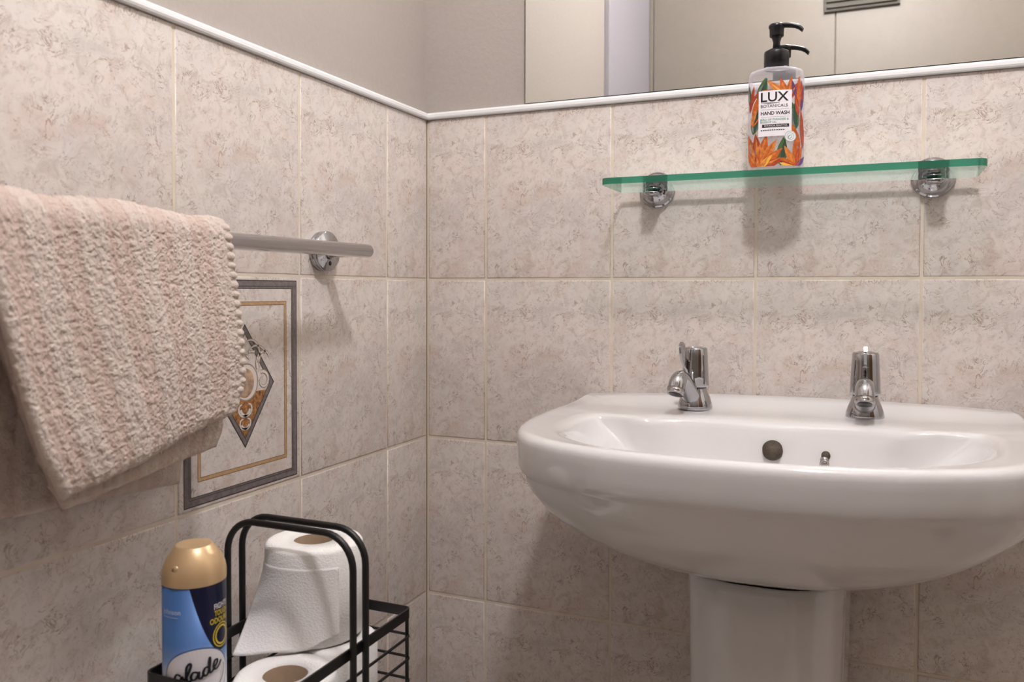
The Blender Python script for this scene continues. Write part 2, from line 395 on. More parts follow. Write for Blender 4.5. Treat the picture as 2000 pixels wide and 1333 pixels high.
ped = thing('basin_pedestal', 'white fluted ceramic pedestal standing under the wash basin', 'pedestal', (XC, -0.16, ZF))
half = [(0, -0.268), (0.030, -0.266), (0.058, -0.254), (0.076, -0.226), (0.084, -0.18), (0.0875, -0.12), (0.089, -0.055), (0.084, -0.040), (0, -0.040)]
PR = ring_from_half(half, 120, (0, -0.15))
lv = []
for s, z in ((1.12, ZF), (1.10, ZF + 0.02), (1.0, ZF + 0.06), (0.95, -0.75), (0.965, -0.55), (0.99, -0.42), (1.005, -0.36), (1.01, -0.3235), (0.98, -0.3205), (0.55, -0.3205)):
    P = PR * np.array([s, 1]); P[:, 1] = -0.15 + (PR[:, 1] + 0.15) * s
    th = np.arctan2(PR[:, 0], -(PR[:, 1] + 0.15)); k = 1 - 0.004 * np.cos(th * 14) * (np.abs(th) < 1.4)
    lv.append(np.stack([XC + P[:, 0] * k, -0.15 + (P[:, 1] + 0.15) * k, np.full(120, z)], 1))
def bowl_z(x, y):
    th = math.atan2(x, -(y + 0.20)); ths_ = np.linspace(-math.pi, math.pi, NB, endpoint=False)
    R_ = np.interp(th, ths_, np.hypot(OUT[:, 0], OUT[:, 1] + 0.20)); q = math.hypot(x, y + 0.20) / R_
    return float(np.interp(q, [b_[0] for b_ in BODY], [b_[1] for b_ in BODY]))
for k in (-3, -2):
    for p in lv[k]: p[2] = bowl_z(p[0] - XC, p[1]) - (0.0045 if k == -3 else 0.0022)
lv = lv[:-1]
V = np.vstack(lv); F = grid_faces(len(lv), 120, wrap_m=True, flip=True); mk('column', V, F, M_CER, ped)

# ------------------------------------------------------------------ pillar taps
def tap(x, label, spout_ang, lever_ang):
    z0 = -0.1715; y0 = -0.062
    t = thing('pillar_tap', label, 'tap', (x, y0, z0), 'pair of chrome basin taps')
    O = (x, y0, z0)
    v, f = lathe([(0.0218, 0), (0.0222, 0.0025), (0.0215, 0.008), (0.0195, 0.014), (0.0170, 0.020), (0.0150, 0.025), (0.0145, 0.029)], O); mk('base', v, f, M_CHROME, t)
    v, f = lathe([(0.0150, 0.0290), (0.0172, 0.0295), (0.0176, 0.0320), (0.0168, 0.050), (0.0157, 0.070), (0.0152, 0.0785), (0.0140, 0.0805), (0.0105, 0.0808), (0.0100, 0.0795), (0.0, 0.0795)], O, cap0=False)
    hd = mk('handle', v, f, M_CHROME, t)
    def loc(d, h, side=0.0, ang=0.0):
        return (x + d * math.sin(ang) + side * math.cos(ang), y0 - d * math.cos(ang) + side * math.sin(ang), z0 + h)
    # spout: rises out of the base and turns down into a nozzle
    path = catmull([(0.004, 0.010), (0.016, 0.020), (0.028, 0.031), (0.040, 0.0405), (0.049, 0.0440), (0.0560, 0.0410), (0.0605, 0.0340), (0.0640, 0.0265)], 6)
    rad = np.interp(np.linspace(0, 1, len(path)), [0, 0.3, 0.6, 0.8, 1], [0.0125, 0.0108, 0.0100, 0.0108, 0.0108])
    v, f = tube([loc(d, h, 0, spout_ang) for d, h in path], rad, 20); sp = mk('spout', v, f, M_CHROME, t)
    c = loc(0.0638, 0.0268, 0, spout_ang); nd = (0.46 * math.sin(spout_ang), -0.46 * math.cos(spout_ang), -0.89)
    v, f = short_cyl(c, nd, 0.0113, -0.0055, 0.0016, 0.0106); mk('nozzle', v, f, M_CHROME2, sp)
    v, f = short_cyl(c, nd, 0.0084, 0.0005, 0.0019, 0.0082); mk('nozzle_mouth', v, f, M_BLACKPL, sp)  # black disc in place of the shade inside the spout
    # flag lever: thin S-shaped blade standing out of the handle
    ctr = catmull([(0.0135, 0.048), (0.0165, 0.056), (0.0215, 0.060), (0.0262, 0.066), (0.0285, 0.075), (0.0300, 0.0835), (0.0335, 0.0865)], 5)
    wid = np.interp(np.linspace(0, 1, len(ctr)), [0, 0.2, 0.5, 0.8, 1], [0.0085, 0.0105, 0.0095, 0.0100, 0.0060]); V = []
    for k, (d, h) in enumerate(ctr):
        a, b = ctr[max(k - 1, 0)], ctr[min(k + 1, len(ctr) - 1)]; tg = (b - a) / np.linalg.norm(b - a); nn = np.array([-tg[1], tg[0]])
        for s, e in ((-0.0016, -1), (0.0016, -1), (0.0016, 1), (-0.0016, 1)):
            V.append(loc(d + nn[0] * e * wid[k] / 2, h + nn[1] * e * wid[k] / 2, s, lever_ang))
    F = grid_faces(len(ctr), 4, wrap_m=True) + [(3, 2, 1, 0), tuple(4 * (len(ctr) - 1) + q for q in range(4))]
    lv_ = mk('lever', V, F, M_CHROME, hd, smooth=False); bevel(lv_, 0.0008, 2)
    v, f = cat_meshes([box(-0.0035, 0.0035, -0.0010, 0.0010, 0.030, 0.064)])
    v = [loc(0.0166 - 0.0012 * (q[2] - 0.03) / 0.03 - q[1], q[2], q[0], lever_ang) for q in v]; bevel(mk('lever_rib', v, f, M_CHROME, hd, smooth=False), 0.0009, 2)
    return t
tap(0.437, 'chrome pillar tap at the corner end of the basin, spout and lever turned left', -0.20, -0.42)
tap(0.6425, 'chrome pillar tap right of the overflow hole, spout facing the camera', 0.0, 0.0)

# ------------------------------------------------------------------ glass shelf
def make_glass():
    m = bpy.data.materials.new('shelf_glass'); m.use_nodes = True; t = m.node_tree; t.nodes.clear()
    o = t.nodes.new('ShaderNodeOutputMaterial'); tr = t.nodes.new('ShaderNodeBsdfTransparent'); gl = t.nodes.new('ShaderNodeBsdfGlossy')
    fr = t.nodes.new('ShaderNodeFresnel'); mx = t.nodes.new('ShaderNodeMixShader'); fr.inputs[0].default_value = 1.25
    tr.inputs[0].default_value = (0.965, 0.985, 0.975, 1); gl.inputs[0].default_value = (0.9, 0.95, 0.92, 1); gl.inputs[1].default_value = 0.01
    t.links.new(fr.outputs[0], mx.inputs[0]); t.links.new(tr.outputs[0], mx.inputs[1]); t.links.new(gl.outputs[0], mx.inputs[2]); t.links.new(mx.outputs[0], o.inputs[0]); return m
M_GLASS = make_glass()
def make_glass_edge():
    m = mat('green_glass_edge', srgb(72, 150, 120), 0.08, spec=0.6); t = m.node_tree; b = t.nodes['Principled BSDF']; o = t.nodes['Material Output']
    tr = t.nodes.new('ShaderNodeBsdfTransparent'); tr.inputs[0].default_value = (0.12, 0.40, 0.30, 1)
    mx = t.nodes.new('ShaderNodeMixShader'); mx.inputs[0].default_value = 0.5
    t.links.new(b.outputs[0], mx.inputs[1]); t.links.new(tr.outputs[0], mx.inputs[2]); t.links.new(mx.outputs[0], o.inputs[0]); return m
M_GEDGE = make_glass_edge()
SX0, SX1, SYF, SYB, SZ0, SZ1 = 0.3235, 0.7635, -0.121, -0.016, 0.1208, 0.1290
shelf = thing('glass_shelf', 'clear glass shelf with green edges on two round chrome brackets under the mirror', 'shelf', (0.5435, 0, 0.120))
rc = 0.012; out = []
for cx_, cy_, a0 in ((SX1 - rc, SYF + rc, -90), (SX1 - 0.004, SYB - 0.004, 0), (SX0 + 0.004, SYB - 0.004, 90), (SX0 + rc, SYF + rc, 180)):
    r_ = rc if cy_ < -0.06 else 0.004
    for k in range(9):
        a = math.radians(a0 + 90 * k / 8); out.append((cx_ + r_ * math.cos(a), cy_ + r_ * math.sin(a)))
n = len(out); V = [(x, y, z) for z in (SZ0, SZ1) for x, y in out]
F = [tuple(range(n))[::-1], tuple(range(n, 2 * n))] + [(i, (i + 1) % n, (i + 1) % n + n, i + n) for i in range(n)]
mk('glass_pane', V, F, None, shelf, smooth=False, mats=[M_GLASS, M_GEDGE, mat('ground_glass_edge', srgb(196, 204, 196), 0.4)], midx=[0, 0] + [(2 if out[i][1] > SYB - 0.006 and out[(i + 1) % n][1] > SYB - 0.006 else 1) for i in range(n)])
for bx, lab in ((0.3705, None), (0.7165, None)):
    v, f = lathe([(0.0250, 0.0), (0.0252, 0.003), (0.0243, 0.0048), (0.0225, 0.0055), (0.0218, 0.0075), (0.0205, 0.0115), (0.0175, 0.0160), (0.0145, 0.0185), (0.0125, 0.0195), (0.0118, 0.022)], (bx, 0, 0.1245), '-y', 48)
    br = mk('bracket', v, f, M_CHROME, shelf)
    for zc, nm in ((SZ0 - 0.0042, 'lower_jaw'), (SZ1 + 0.0038, 'upper_jaw')):
        pr_ = [(0.0105, 0.018), (0.0105, 0.034), (0.0098, 0.0385), (0.0075, 0.0415), (0.004, 0.0428), (0.0002, 0.043)]
        v, f = lathe(pr_, (bx, 0, zc), '-y', 32); v = [(p[0], p[1], zc + (p[2] - zc) * 0.38) for p in v]; mk(nm, v, f, M_CHROME, br)

# ------------------------------------------------------------------ soap pump bottle
BX, BY, BZ = 0.5345, -0.055, 0.1292
soap = thing('soap_bottle', 'clear pump soap bottle with orange flower print standing on the glass shelf', 'soap bottle', (BX, BY, BZ))
BROT = 0.10                               # the printed face is turned a little to the right
BA, BB, BE = 0.0338, 0.0225, 2.5
def bsurf(s, z, off=0.0):
    """front face of the bottle: s = sideways distance along the face, z = height, off = outward offset"""
    th = np.interp(s, S_TAB[0], S_TAB[1]); x, y = sup(th); nx, ny = sup(th + 1e-3)[1] - sup(th - 1e-3)[1], -(sup(th + 1e-3)[0] - sup(th - 1e-3)[0])
    l = math.hypot(nx, ny); x, y = x + off * nx / l, y + off * ny / l
    c, s_ = math.cos(BROT), math.sin(BROT); return (BX + x * c - y * s_, BY + x * s_ + y * c, BZ + z)
def sup(th, a=BA, b=BB, e=BE):
    c, s = math.cos(th), math.sin(th); return (a * abs(c) ** (2 / e) * (1 if c >= 0 else -1), b * abs(s) ** (2 / e) * (1 if s >= 0 else -1))
ths = np.linspace(-math.pi + 0.0, 0.0, 721); pts_ = np.array([sup(t) for t in ths]); dl = np.r_[0, np.cumsum(np.hypot(*np.diff(pts_, axis=0).T))]
S_TAB = (dl - dl[-1] / 2, ths)
def make_clear():
    m = mat('clear_plastic', srgb(226, 221, 228), 0.12, spec=0.5); t = m.node_tree; b = t.nodes['Principled BSDF']; o = t.nodes['Material Output']
    tr = t.nodes.new('ShaderNodeBsdfTransparent'); tr.inputs[0].default_value = (0.97, 0.96, 0.97, 1)
    fr = t.nodes.new('ShaderNodeLayerWeight'); fr.inputs[0].default_value = 0.35
    rp = t.nodes.new('ShaderNodeMapRange'); rp.inputs[3].default_value = 0.16; rp.inputs[4].default_value = 0.85
    t.links.new(fr.outputs[1], rp.inputs[0]); mx = t.nodes.new('ShaderNodeMixShader')
    t.links.new(rp.outputs[0], mx.inputs[0]); t.links.new(tr.outputs[0], mx.inputs[1]); t.links.new(b.outputs[0], mx.inputs[2]); t.links.new(mx.outputs[0], o.inputs[0]); return m
M_CLEAR = make_clear()
V = []; nb = 64; prof_b = [(0.02, 0.0), (0.93, 0.0), (0.985, 0.002), (1.0, 0.006), (1.0, 0.060), (1.0, 0.1205), (0.985, 0.1265), (0.93, 0.1305), (0.80, 0.1332), (0.60, 0.1348), (0.50, 0.1360), (0.47, 0.1375)]
for k, (s, z) in enumerate(prof_b):
    e = BE if s > 0.9 else 2.2
    q = max(0, (0.9 - s) / 0.45) if k > 5 else 0
    for i in range(nb):
        th = 2 * math.pi * i / nb; x, y = sup(th, BA, BB, e); x, y = x * s, y * s
        if q: rr = 0.0150; x, y = x * (1 - q) + rr * math.cos(th) * q, y * (1 - q) + rr * math.sin(th) * q
        c, s_ = math.cos(BROT), math.sin(BROT); V.append((BX + x * c - y * s_, BY + x * s_ + y * c, BZ + z))
F = grid_faces(len(prof_b), nb, wrap_m=True, flip=True) + [tuple(range(nb))[::-1]]
mk('bottle_body', V, F, M_CLEAR, soap)
O = (BX, BY, BZ)
v, f = lathe([(0.0152, 0.1345), (0.0152, 0.1545), (0.0146, 0.1565), (0.0100, 0.1568), (0.0098, 0.1590), (0.0070, 0.1597)], O); col_ = mk('pump_collar', v, f, M_BLACKPL, soap)
v, f = lathe([(0.0050, 0.1590), (0.0042, 0.1680), (0.0062, 0.1745), (0.0066, 0.1760)], O); mk('pump_stem', v, f, M_BLACKPL, soap)
v, f = lathe([(0.0083, 0.1755), (0.0086, 0.1765), (0.0088, 0.1850), (0.0098, 0.1862), (0.0098, 0.1895), (0.0080, 0.1912), (0.0, 0.1916)], O); hd_ = mk('pump_head', v, f, M_BLACKPL, soap)
pth = catmull([(0.000, 0.1885), (0.010, 0.1885), (0.019, 0.1868), (0.0265, 0.1838), (0.0315, 0.1790)], 6); V = []
wd = np.interp(np.linspace(0, 1, len(pth)), [0, 0.4, 1], [0.0075, 0.0058, 0.0036]); ht = np.interp(np.linspace(0, 1, len(pth)), [0, 0.4, 1], [0.0028, 0.0029, 0.0024])
for k, (d, h) in enumerate(pth):
    for a in np.linspace(0, 2 * math.pi, 12, endpoint=False):
        V.append((BX + d + ht[k] * math.sin(a) * (0.5 if k > len(pth) * .6 else 0.15), BY + wd[k] * math.cos(a) - d * 0.12, BZ + h + ht[k] * math.sin(a)))
F = grid_faces(len(pth), 12, wrap_m=True) + [tuple(range(12))[::-1], tuple(range((len(pth) - 1) * 12, len(pth) * 12))]
mk('pump_spout', V, F, M_BLACKPL, hd_)

def print_shapes(shapes, surf, name, parent, mats, base_off=0.0002, step=0.000008):
    """flat printed shapes wrapped on a curved face: each is (outline or (verts, faces), material index)"""
    V, F, I = [], [], []
    for k, (sh, mi) in enumerate(shapes):
        if isinstance(sh, tuple): vs_, fs_ = sh
        else:
            c = np.mean(sh, 0); vs_ = [tuple(p) for p in sh] + [tuple(c)]; m_ = len(sh); fs_ = [(i, (i + 1) % m_, m_) for i in range(m_)]
        n0 = len(V); V += [surf(p[0], p[1], base_off + step * k) for p in vs_]; F += [tuple(i + n0 for i in q) for q in fs_]; I += [mi] * len(fs_)
    o = mk(name, V, F, None, parent, smooth=False, mats=mats, midx=I); return o
def petal(cx_, cz_, L, w, ang, bend=0.0, n=14):
    """pointed petal from (cx, cz) outwards along ang (degrees, 90 = up), as a strip of quads"""
    a = math.radians(ang); V, F = [], []
    for i in range(n + 1):
        t = i / n; hw = w / 2 * (math.sin(math.pi * t ** 0.8)) ** 0.9 + 1e-5; q = a + bend * t
        px_, pz_ = cx_ + L * t * math.cos(a + bend * t / 2), cz_ + L * t * math.sin(a + bend * t / 2)
        V += [(px_ - hw * math.sin(q), pz_ + hw * math.cos(q)), (px_ + hw * math.sin(q), pz_ - hw * math.cos(q))]
    for i in range(n): F.append((2 * i, 2 * i + 1, 2 * i + 3, 2 * i + 2))
    lim = 0.0415
    V = [(max(-lim, min(lim, p[0])), max(0.0095, min(0.1195, p[1]))) for p in V]
    return (V, F)
def rect(x0, x1, z0, z1, nx=8):
    V = [(x0 + (x1 - x0) * i / nx, z) for i in range(nx + 1) for z in (z0, z1)]; return (V, [(2 * i, 2 * i + 2, 2 * i + 3, 2 * i + 1) for i in range(nx)])
pm = [noisy('print_orange', srgb(216, 112, 40), srgb(168, 73, 28), 210, 0.35), noisy('print_light_orange', srgb(232, 144, 66), srgb(180, 95, 46), 210, 0.35), noisy('print_red_orange', srgb(186, 76, 40), srgb(145, 50, 28), 210, 0.35),
      mat('print_green', srgb(74, 104, 62), 0.35), mat('print_dark_green', srgb(48, 76, 58), 0.35), mat('print_purple', srgb(92, 62, 112), 0.35), mat('print_yellow', srgb(232, 172, 70), 0.35),
      mat('print_pale', srgb(236, 228, 232), 0.4)]
S = []
# green leaves
for a in ((-0.021, 0.088, 0.034, 0.0125, 74), (-0.028, 0.050, 0.036, 0.013, 80), (0.024, 0.054, 0.034, 0.014, 98), (0.006, 0.010, 0.036, 0.013, 84), (-0.033, 0.085, 0.03, 0.008, 100), (0.016, 0.008, 0.02, 0.008, 20)):
    S.append((petal(*a), 3)); S.append((petal(a[0] + 0.0012, a[1] + 0.002, a[2] * 0.9, a[3] * 0.42, a[4] - 2), 4))
# upper bird-of-paradise bloom
for L, w, ang, c, b in ((0.034, 0.010, 150, 0, .2), (0.036, 0.010, 128, 1, .2), (0.030, 0.009, 108, 0, 0), (0.026, 0.008, 60, 2, 0), (0.030, 0.0075, 82, 0, 0)):
    S.append((petal(0.014, 0.090, L, w, ang, b), c)); S.append((petal(0.014, 0.091, L * 0.8, w * 0.3, ang, b), 1 if c != 1 else 6))
for x, z, L, w, ang, c in ((0.027, 0.078, 0.044, 0.008, 88, 0), (0.031, 0.076, 0.036, 0.006, 80, 5), (0.028, 0.070, 0.03, 0.006, 100, 2), (0.024, 0.094, 0.022, 0.005, 104, 5), (0.034, 0.09, 0.025, 0.006, 95, 2)):
    S.append((petal(x, z, L, w, ang), c))
for x, z, L, w, ang, c in ((-0.030, 0.074, 0.034, 0.008, 62, 0), (-0.034, 0.078, 0.034, 0.007, 78, 2), (-0.030, 0.060, 0.030, 0.011, 66, 0), (-0.031, 0.062, 0.022, 0.006, 70, 1), (-0.036, 0.084, 0.026, 0.005, 50, 2)):
    S.append((petal(x, z, L, w, ang), c))
# big lower bloom
for L, w, ang, c in ((0.050, 0.014, 112, 0), (0.046, 0.013, 96, 2), (0.044, 0.013, 78, 0), (0.042, 0.012, 60, 1), (0.038, 0.011, 42, 0), (0.034, 0.009, 24, 2), (0.030, 0.012, 128, 0), (0.032, 0.010, 88, 1), (0.026, 0.009, 66, 0), (0.024, 0.007, 48, 6), (0.02, 0.007, 100, 2)):
    S.append((petal(-0.020, 0.006, L, w, ang), c)); S.append((petal(-0.020, 0.008, L * 0.85, w * 0.28, ang), 1 if c != 1 else 0))
for L, w, ang, c in ((0.024, 0.007, 150, 0), (0.030, 0.008, 118, 1), (0.036, 0.007, 92, 0), (0.028, 0.007, 70, 0), (0.022, 0.006, 40, 5), (0.020, 0.006, 165, 6), (0.03, 0.005, 80, 2)):
    S.append((petal(0.024, 0.008, L, w, ang), c))
S.append((petal(0.030, 0.030, 0.034, 0.008, 110), 0)); S.append((petal(0.036, 0.03, 0.05, 0.008, 96), 2))
S.append((petal(0.004, 0.0165, 0.024, 0.002, -20), 2))
print_shapes(S, bsurf, 'flower_print', soap, pm)
LAB_OFF = 0.0013
LZ0, LZ1, LXL = 0.0465, 0.1030, -0.0010
M_LAB = mat('label_white', srgb(238, 234, 238), 0.4); M_INK = mat('label_ink', srgb(26, 24, 28), 0.4); M_GINK = mat('label_green_ink', srgb(66, 148, 112), 0.4); M_LINE = mat('label_line', srgb(170, 168, 172), 0.4)
lab = print_shapes([(rect(LXL - 0.0195, LXL + 0.0195, LZ0, LZ1), 0)], bsurf, 'label', soap, [M_LAB], LAB_OFF)
def txt(body, size, x, z, width=None, bold=0.0, shear=0.0):
    v, f = text_mesh(body, size, bold, shear); a = np.array(v); w = a[:, 0].max() - a[:, 0].min(); c = (a[:, 0].max() + a[:, 0].min()) / 2
    k = (width / w) if width else 1
    return ([(x + (p[0] - c) * k, z + p[1]) for p in v], f)
L_ = [(txt('LUX', 0.0165, LXL - 0.0005, 0.0945, 0.0325, 0.0002), 0), (txt('BOTANICALS', 0.0052, LXL - 0.001, 0.0838, 0.0315), 0), (txt('HAND WASH', 0.0060, LXL, 0.0748, 0.0335, 0.00012), 0),
      (txt('BIRD OF PARADISE &', 0.0036, LXL - 0.0005, 0.0670, 0.0330), 1), (txt('ROSEHIP OIL', 0.0036, LXL - 0.0075, 0.0638, 0.0190), 1),
      (rect(LXL - 0.0150, LXL + 0.0165, 0.0575, 0.0612), 0), (txt('BOTANICAL BEAUTY OIL', 0.0030, LXL + 0.0012, 0.0593, 0.027), 2),
      (rect(LXL - 0.0165, LXL + 0.0165, 0.0793, 0.07955, 8), 3), (rect(LXL - 0.0165, LXL + 0.0165, 0.07025, 0.0705, 8), 3)]
for k in range(11): L_.append((rect(LXL - 0.0165 + k * 0.0026, LXL - 0.0148 + k * 0.0026, 0.0535, 0.0546, 1), 0))
sw = []                                   # the curved swash under LUX
for i in range(17):
    t = i / 16; sw.append((LXL - 0.0165 + 0.0225 * t, 0.0888 - 0.0016 * math.sin(math.pi * t * 0.9)))
L_.append(((sum([[(p[0], p[1] + 0.0007 * (1 - abs(2 * i / 16 - 1)) + 0.0001), (p[0], p[1] - 0.0002)] for i, p in enumerate(sw)], []), [(2 * i, 2 * i + 1, 2 * i + 3, 2 * i + 2) for i in range(16)]), 0))
print_shapes(L_, bsurf, 'lettering', lab, [M_INK, M_GINK, M_LAB, M_LINE], LAB_OFF + 0.0002, 0.000002)
def ringshape(x, z, r0, r1, n=28):
    V = []
    for i in range(n): a = 2 * math.pi * i / n; V += [(x + r0 * math.cos(a), z + r0 * math.sin(a)), (x + r1 * math.cos(a), z + r1 * math.sin(a))]
    return (V, [(2 * i, 2 * i + 1, (2 * i + 3) % (2 * n), (2 * i + 2) % (2 * n)) for i in range(n)])
circ = lambda x, z, r, n=28: [(x + r * math.cos(2 * math.pi * i / n), z + r * math.sin(2 * math.pi * i / n)) for i in range(n)]
print_shapes([(circ(0.0172, 0.0455, 0.0068), 0), (ringshape(0.0172, 0.0455, 0.0062, 0.0066), 1), (ringshape(0.0172, 0.0455, 0.0040, 0.0043), 1), (petal(0.0148, 0.0428, 0.006, 0.004, 48), 1), (petal(0.0153, 0.0433, 0.005, 0.0026, 48), 0)], bsurf, 'round_seal', lab, [M_LAB, M_GINK], LAB_OFF + 0.0003, 0.00003)

# ------------------------------------------------------------------ towel rail
RX, RZ, RR = 0.065, 0.0322, 0.0086
rail = thing('towel_rail', 'straight chrome towel rail on the left wall beside the corner', 'towel rail', (0.0, -0.55, RZ))
v, f = tube([(RX, -1.02, RZ - 0.002), (RX, -0.2685, RZ), (RX, -0.2660, RZ)], [RR, RR, RR * 0.86], 28); mk('bar', v, f, M_CHROME, rail)
for yy in (-0.277, -1.00):
    v, f = lathe([(0.0250, 0.0), (0.0256, 0.0008), (0.0256, 0.0052), (0.0250, 0.0058), (0.0250, 0.0064), (0.0255, 0.0070), (0.0255, 0.0112), (0.0246, 0.0122), (0.0180, 0.0124), (0.0175, 0.0130), (0.0110, 0.0132), (0.0092, 0.0150)], (0, yy, RZ + 0.0003), 'x', 48); fl = mk('wall_flange', v, f, M_CHROME, rail)
    v, f = lathe([(0.0088, 0.012), (0.0078, 0.03), (0.0078, RX - 0.002)], (0, yy, RZ), 'x', 24); mk('post', v, f, M_CHROME, rail)
    v, f = short_cyl((0.0124, yy + 0.002, RZ - 0.0150), (1, 0, 0), 0.0030, 0.0, 0.0008, 0.0030, 14); mk('grub_screw', v, f, M_BLACKPL, fl)

# ------------------------------------------------------------------ towel
def vnoise(P, scale, seed=0):
    """smooth value noise on 2-D points"""
    r = np.random.default_rng(seed); G = r.random((257, 257)); q = np.asarray(P) * scale; i = np.floor(q).astype(int); t = q - i; t = t * t * (3 - 2 * t)
    a = G[i[:, 0] % 256, i[:, 1] % 256]; b = G[(i[:, 0] + 1) % 256, i[:, 1] % 256]; c = G[i[:, 0] % 256, (i[:, 1] + 1) % 256]; d = G[(i[:, 0] + 1) % 256, (i[:, 1] + 1) % 256]
    return (a * (1 - t[:, 0]) + b * t[:, 0]) * (1 - t[:, 1]) + (c * (1 - t[:, 0]) + d * t[:, 0]) * t[:, 1] - 0.5
def make_towel_mat():
    m = mat('terry_cotton', srgb(226, 208, 198), 0.95, spec=0.1); g = N(m); tc = g.n('ShaderNodeTexCoord'); at = g.n('ShaderNodeAttribute', attribute_name='stripe')
    nz = g.noise(tc.outputs['Object'], 130, 4, 0.65); mx = g.n('ShaderNodeMath', operation='MULTIPLY_ADD', i_1=0.55, i_2=-0.27); g.l(nz.outputs[0], mx.inputs[0])
    ad = g.n('ShaderNodeMath', operation='ADD', use_clamp=True); g.l(at.outputs['Fac'], ad.inputs[0]); g.l(mx.outputs[0], ad.inputs[1])
    c = g.mix(ad.outputs[0], srgb(224, 209, 197), srgb(216, 193, 180)); g.l(c, g.b.inputs['Base Color'])
    g.b.inputs['Sheen Weight'].default_value = 0.25; g.b.inputs['Sheen Roughness'].default_value = 0.6
    n2 = g.noise(tc.outputs['Object'], 620, 4, 0.65); g.bump(n2.outputs[0], 0.7, 0.003)
    return m
M_TERRY = make_towel_mat()
def make_pile_mat():
    m = M_TERRY.copy(); m.name = 'terry_loops'; t = m.node_tree; b = t.nodes['Principled BSDF']; o = t.nodes['Material Output']
    for l in list(b.inputs['Normal'].links): t.links.remove(l)
    tl = t.nodes.new('ShaderNodeBsdfTranslucent'); mx = t.nodes.new('ShaderNodeMixShader'); mx.inputs[0].default_value = 0.45
    t.links.new(b.inputs['Base Color'].links[0].from_socket, tl.inputs[0]); t.links.new(b.outputs[0], mx.inputs[1]); t.links.new(tl.outputs[0], mx.inputs[2]); t.links.new(mx.outputs[0], o.inputs[0]); return m
M_PILE = make_pile_mat()
towel = thing('bath_towel', 'thick pale pink terry towel folded over the chrome rail', 'towel', (RX, -0.64, -0.20))
def stripe_val(sarc):
    s = np.asarray(sarc); w = 0.5 + 0.5 * np.sin(2 * math.pi * s / 0.047 + 2.4) * 0.8 + 0.3 * np.sin(2 * math.pi * s / 0.0155)
    return np.clip(w, 0, 1)
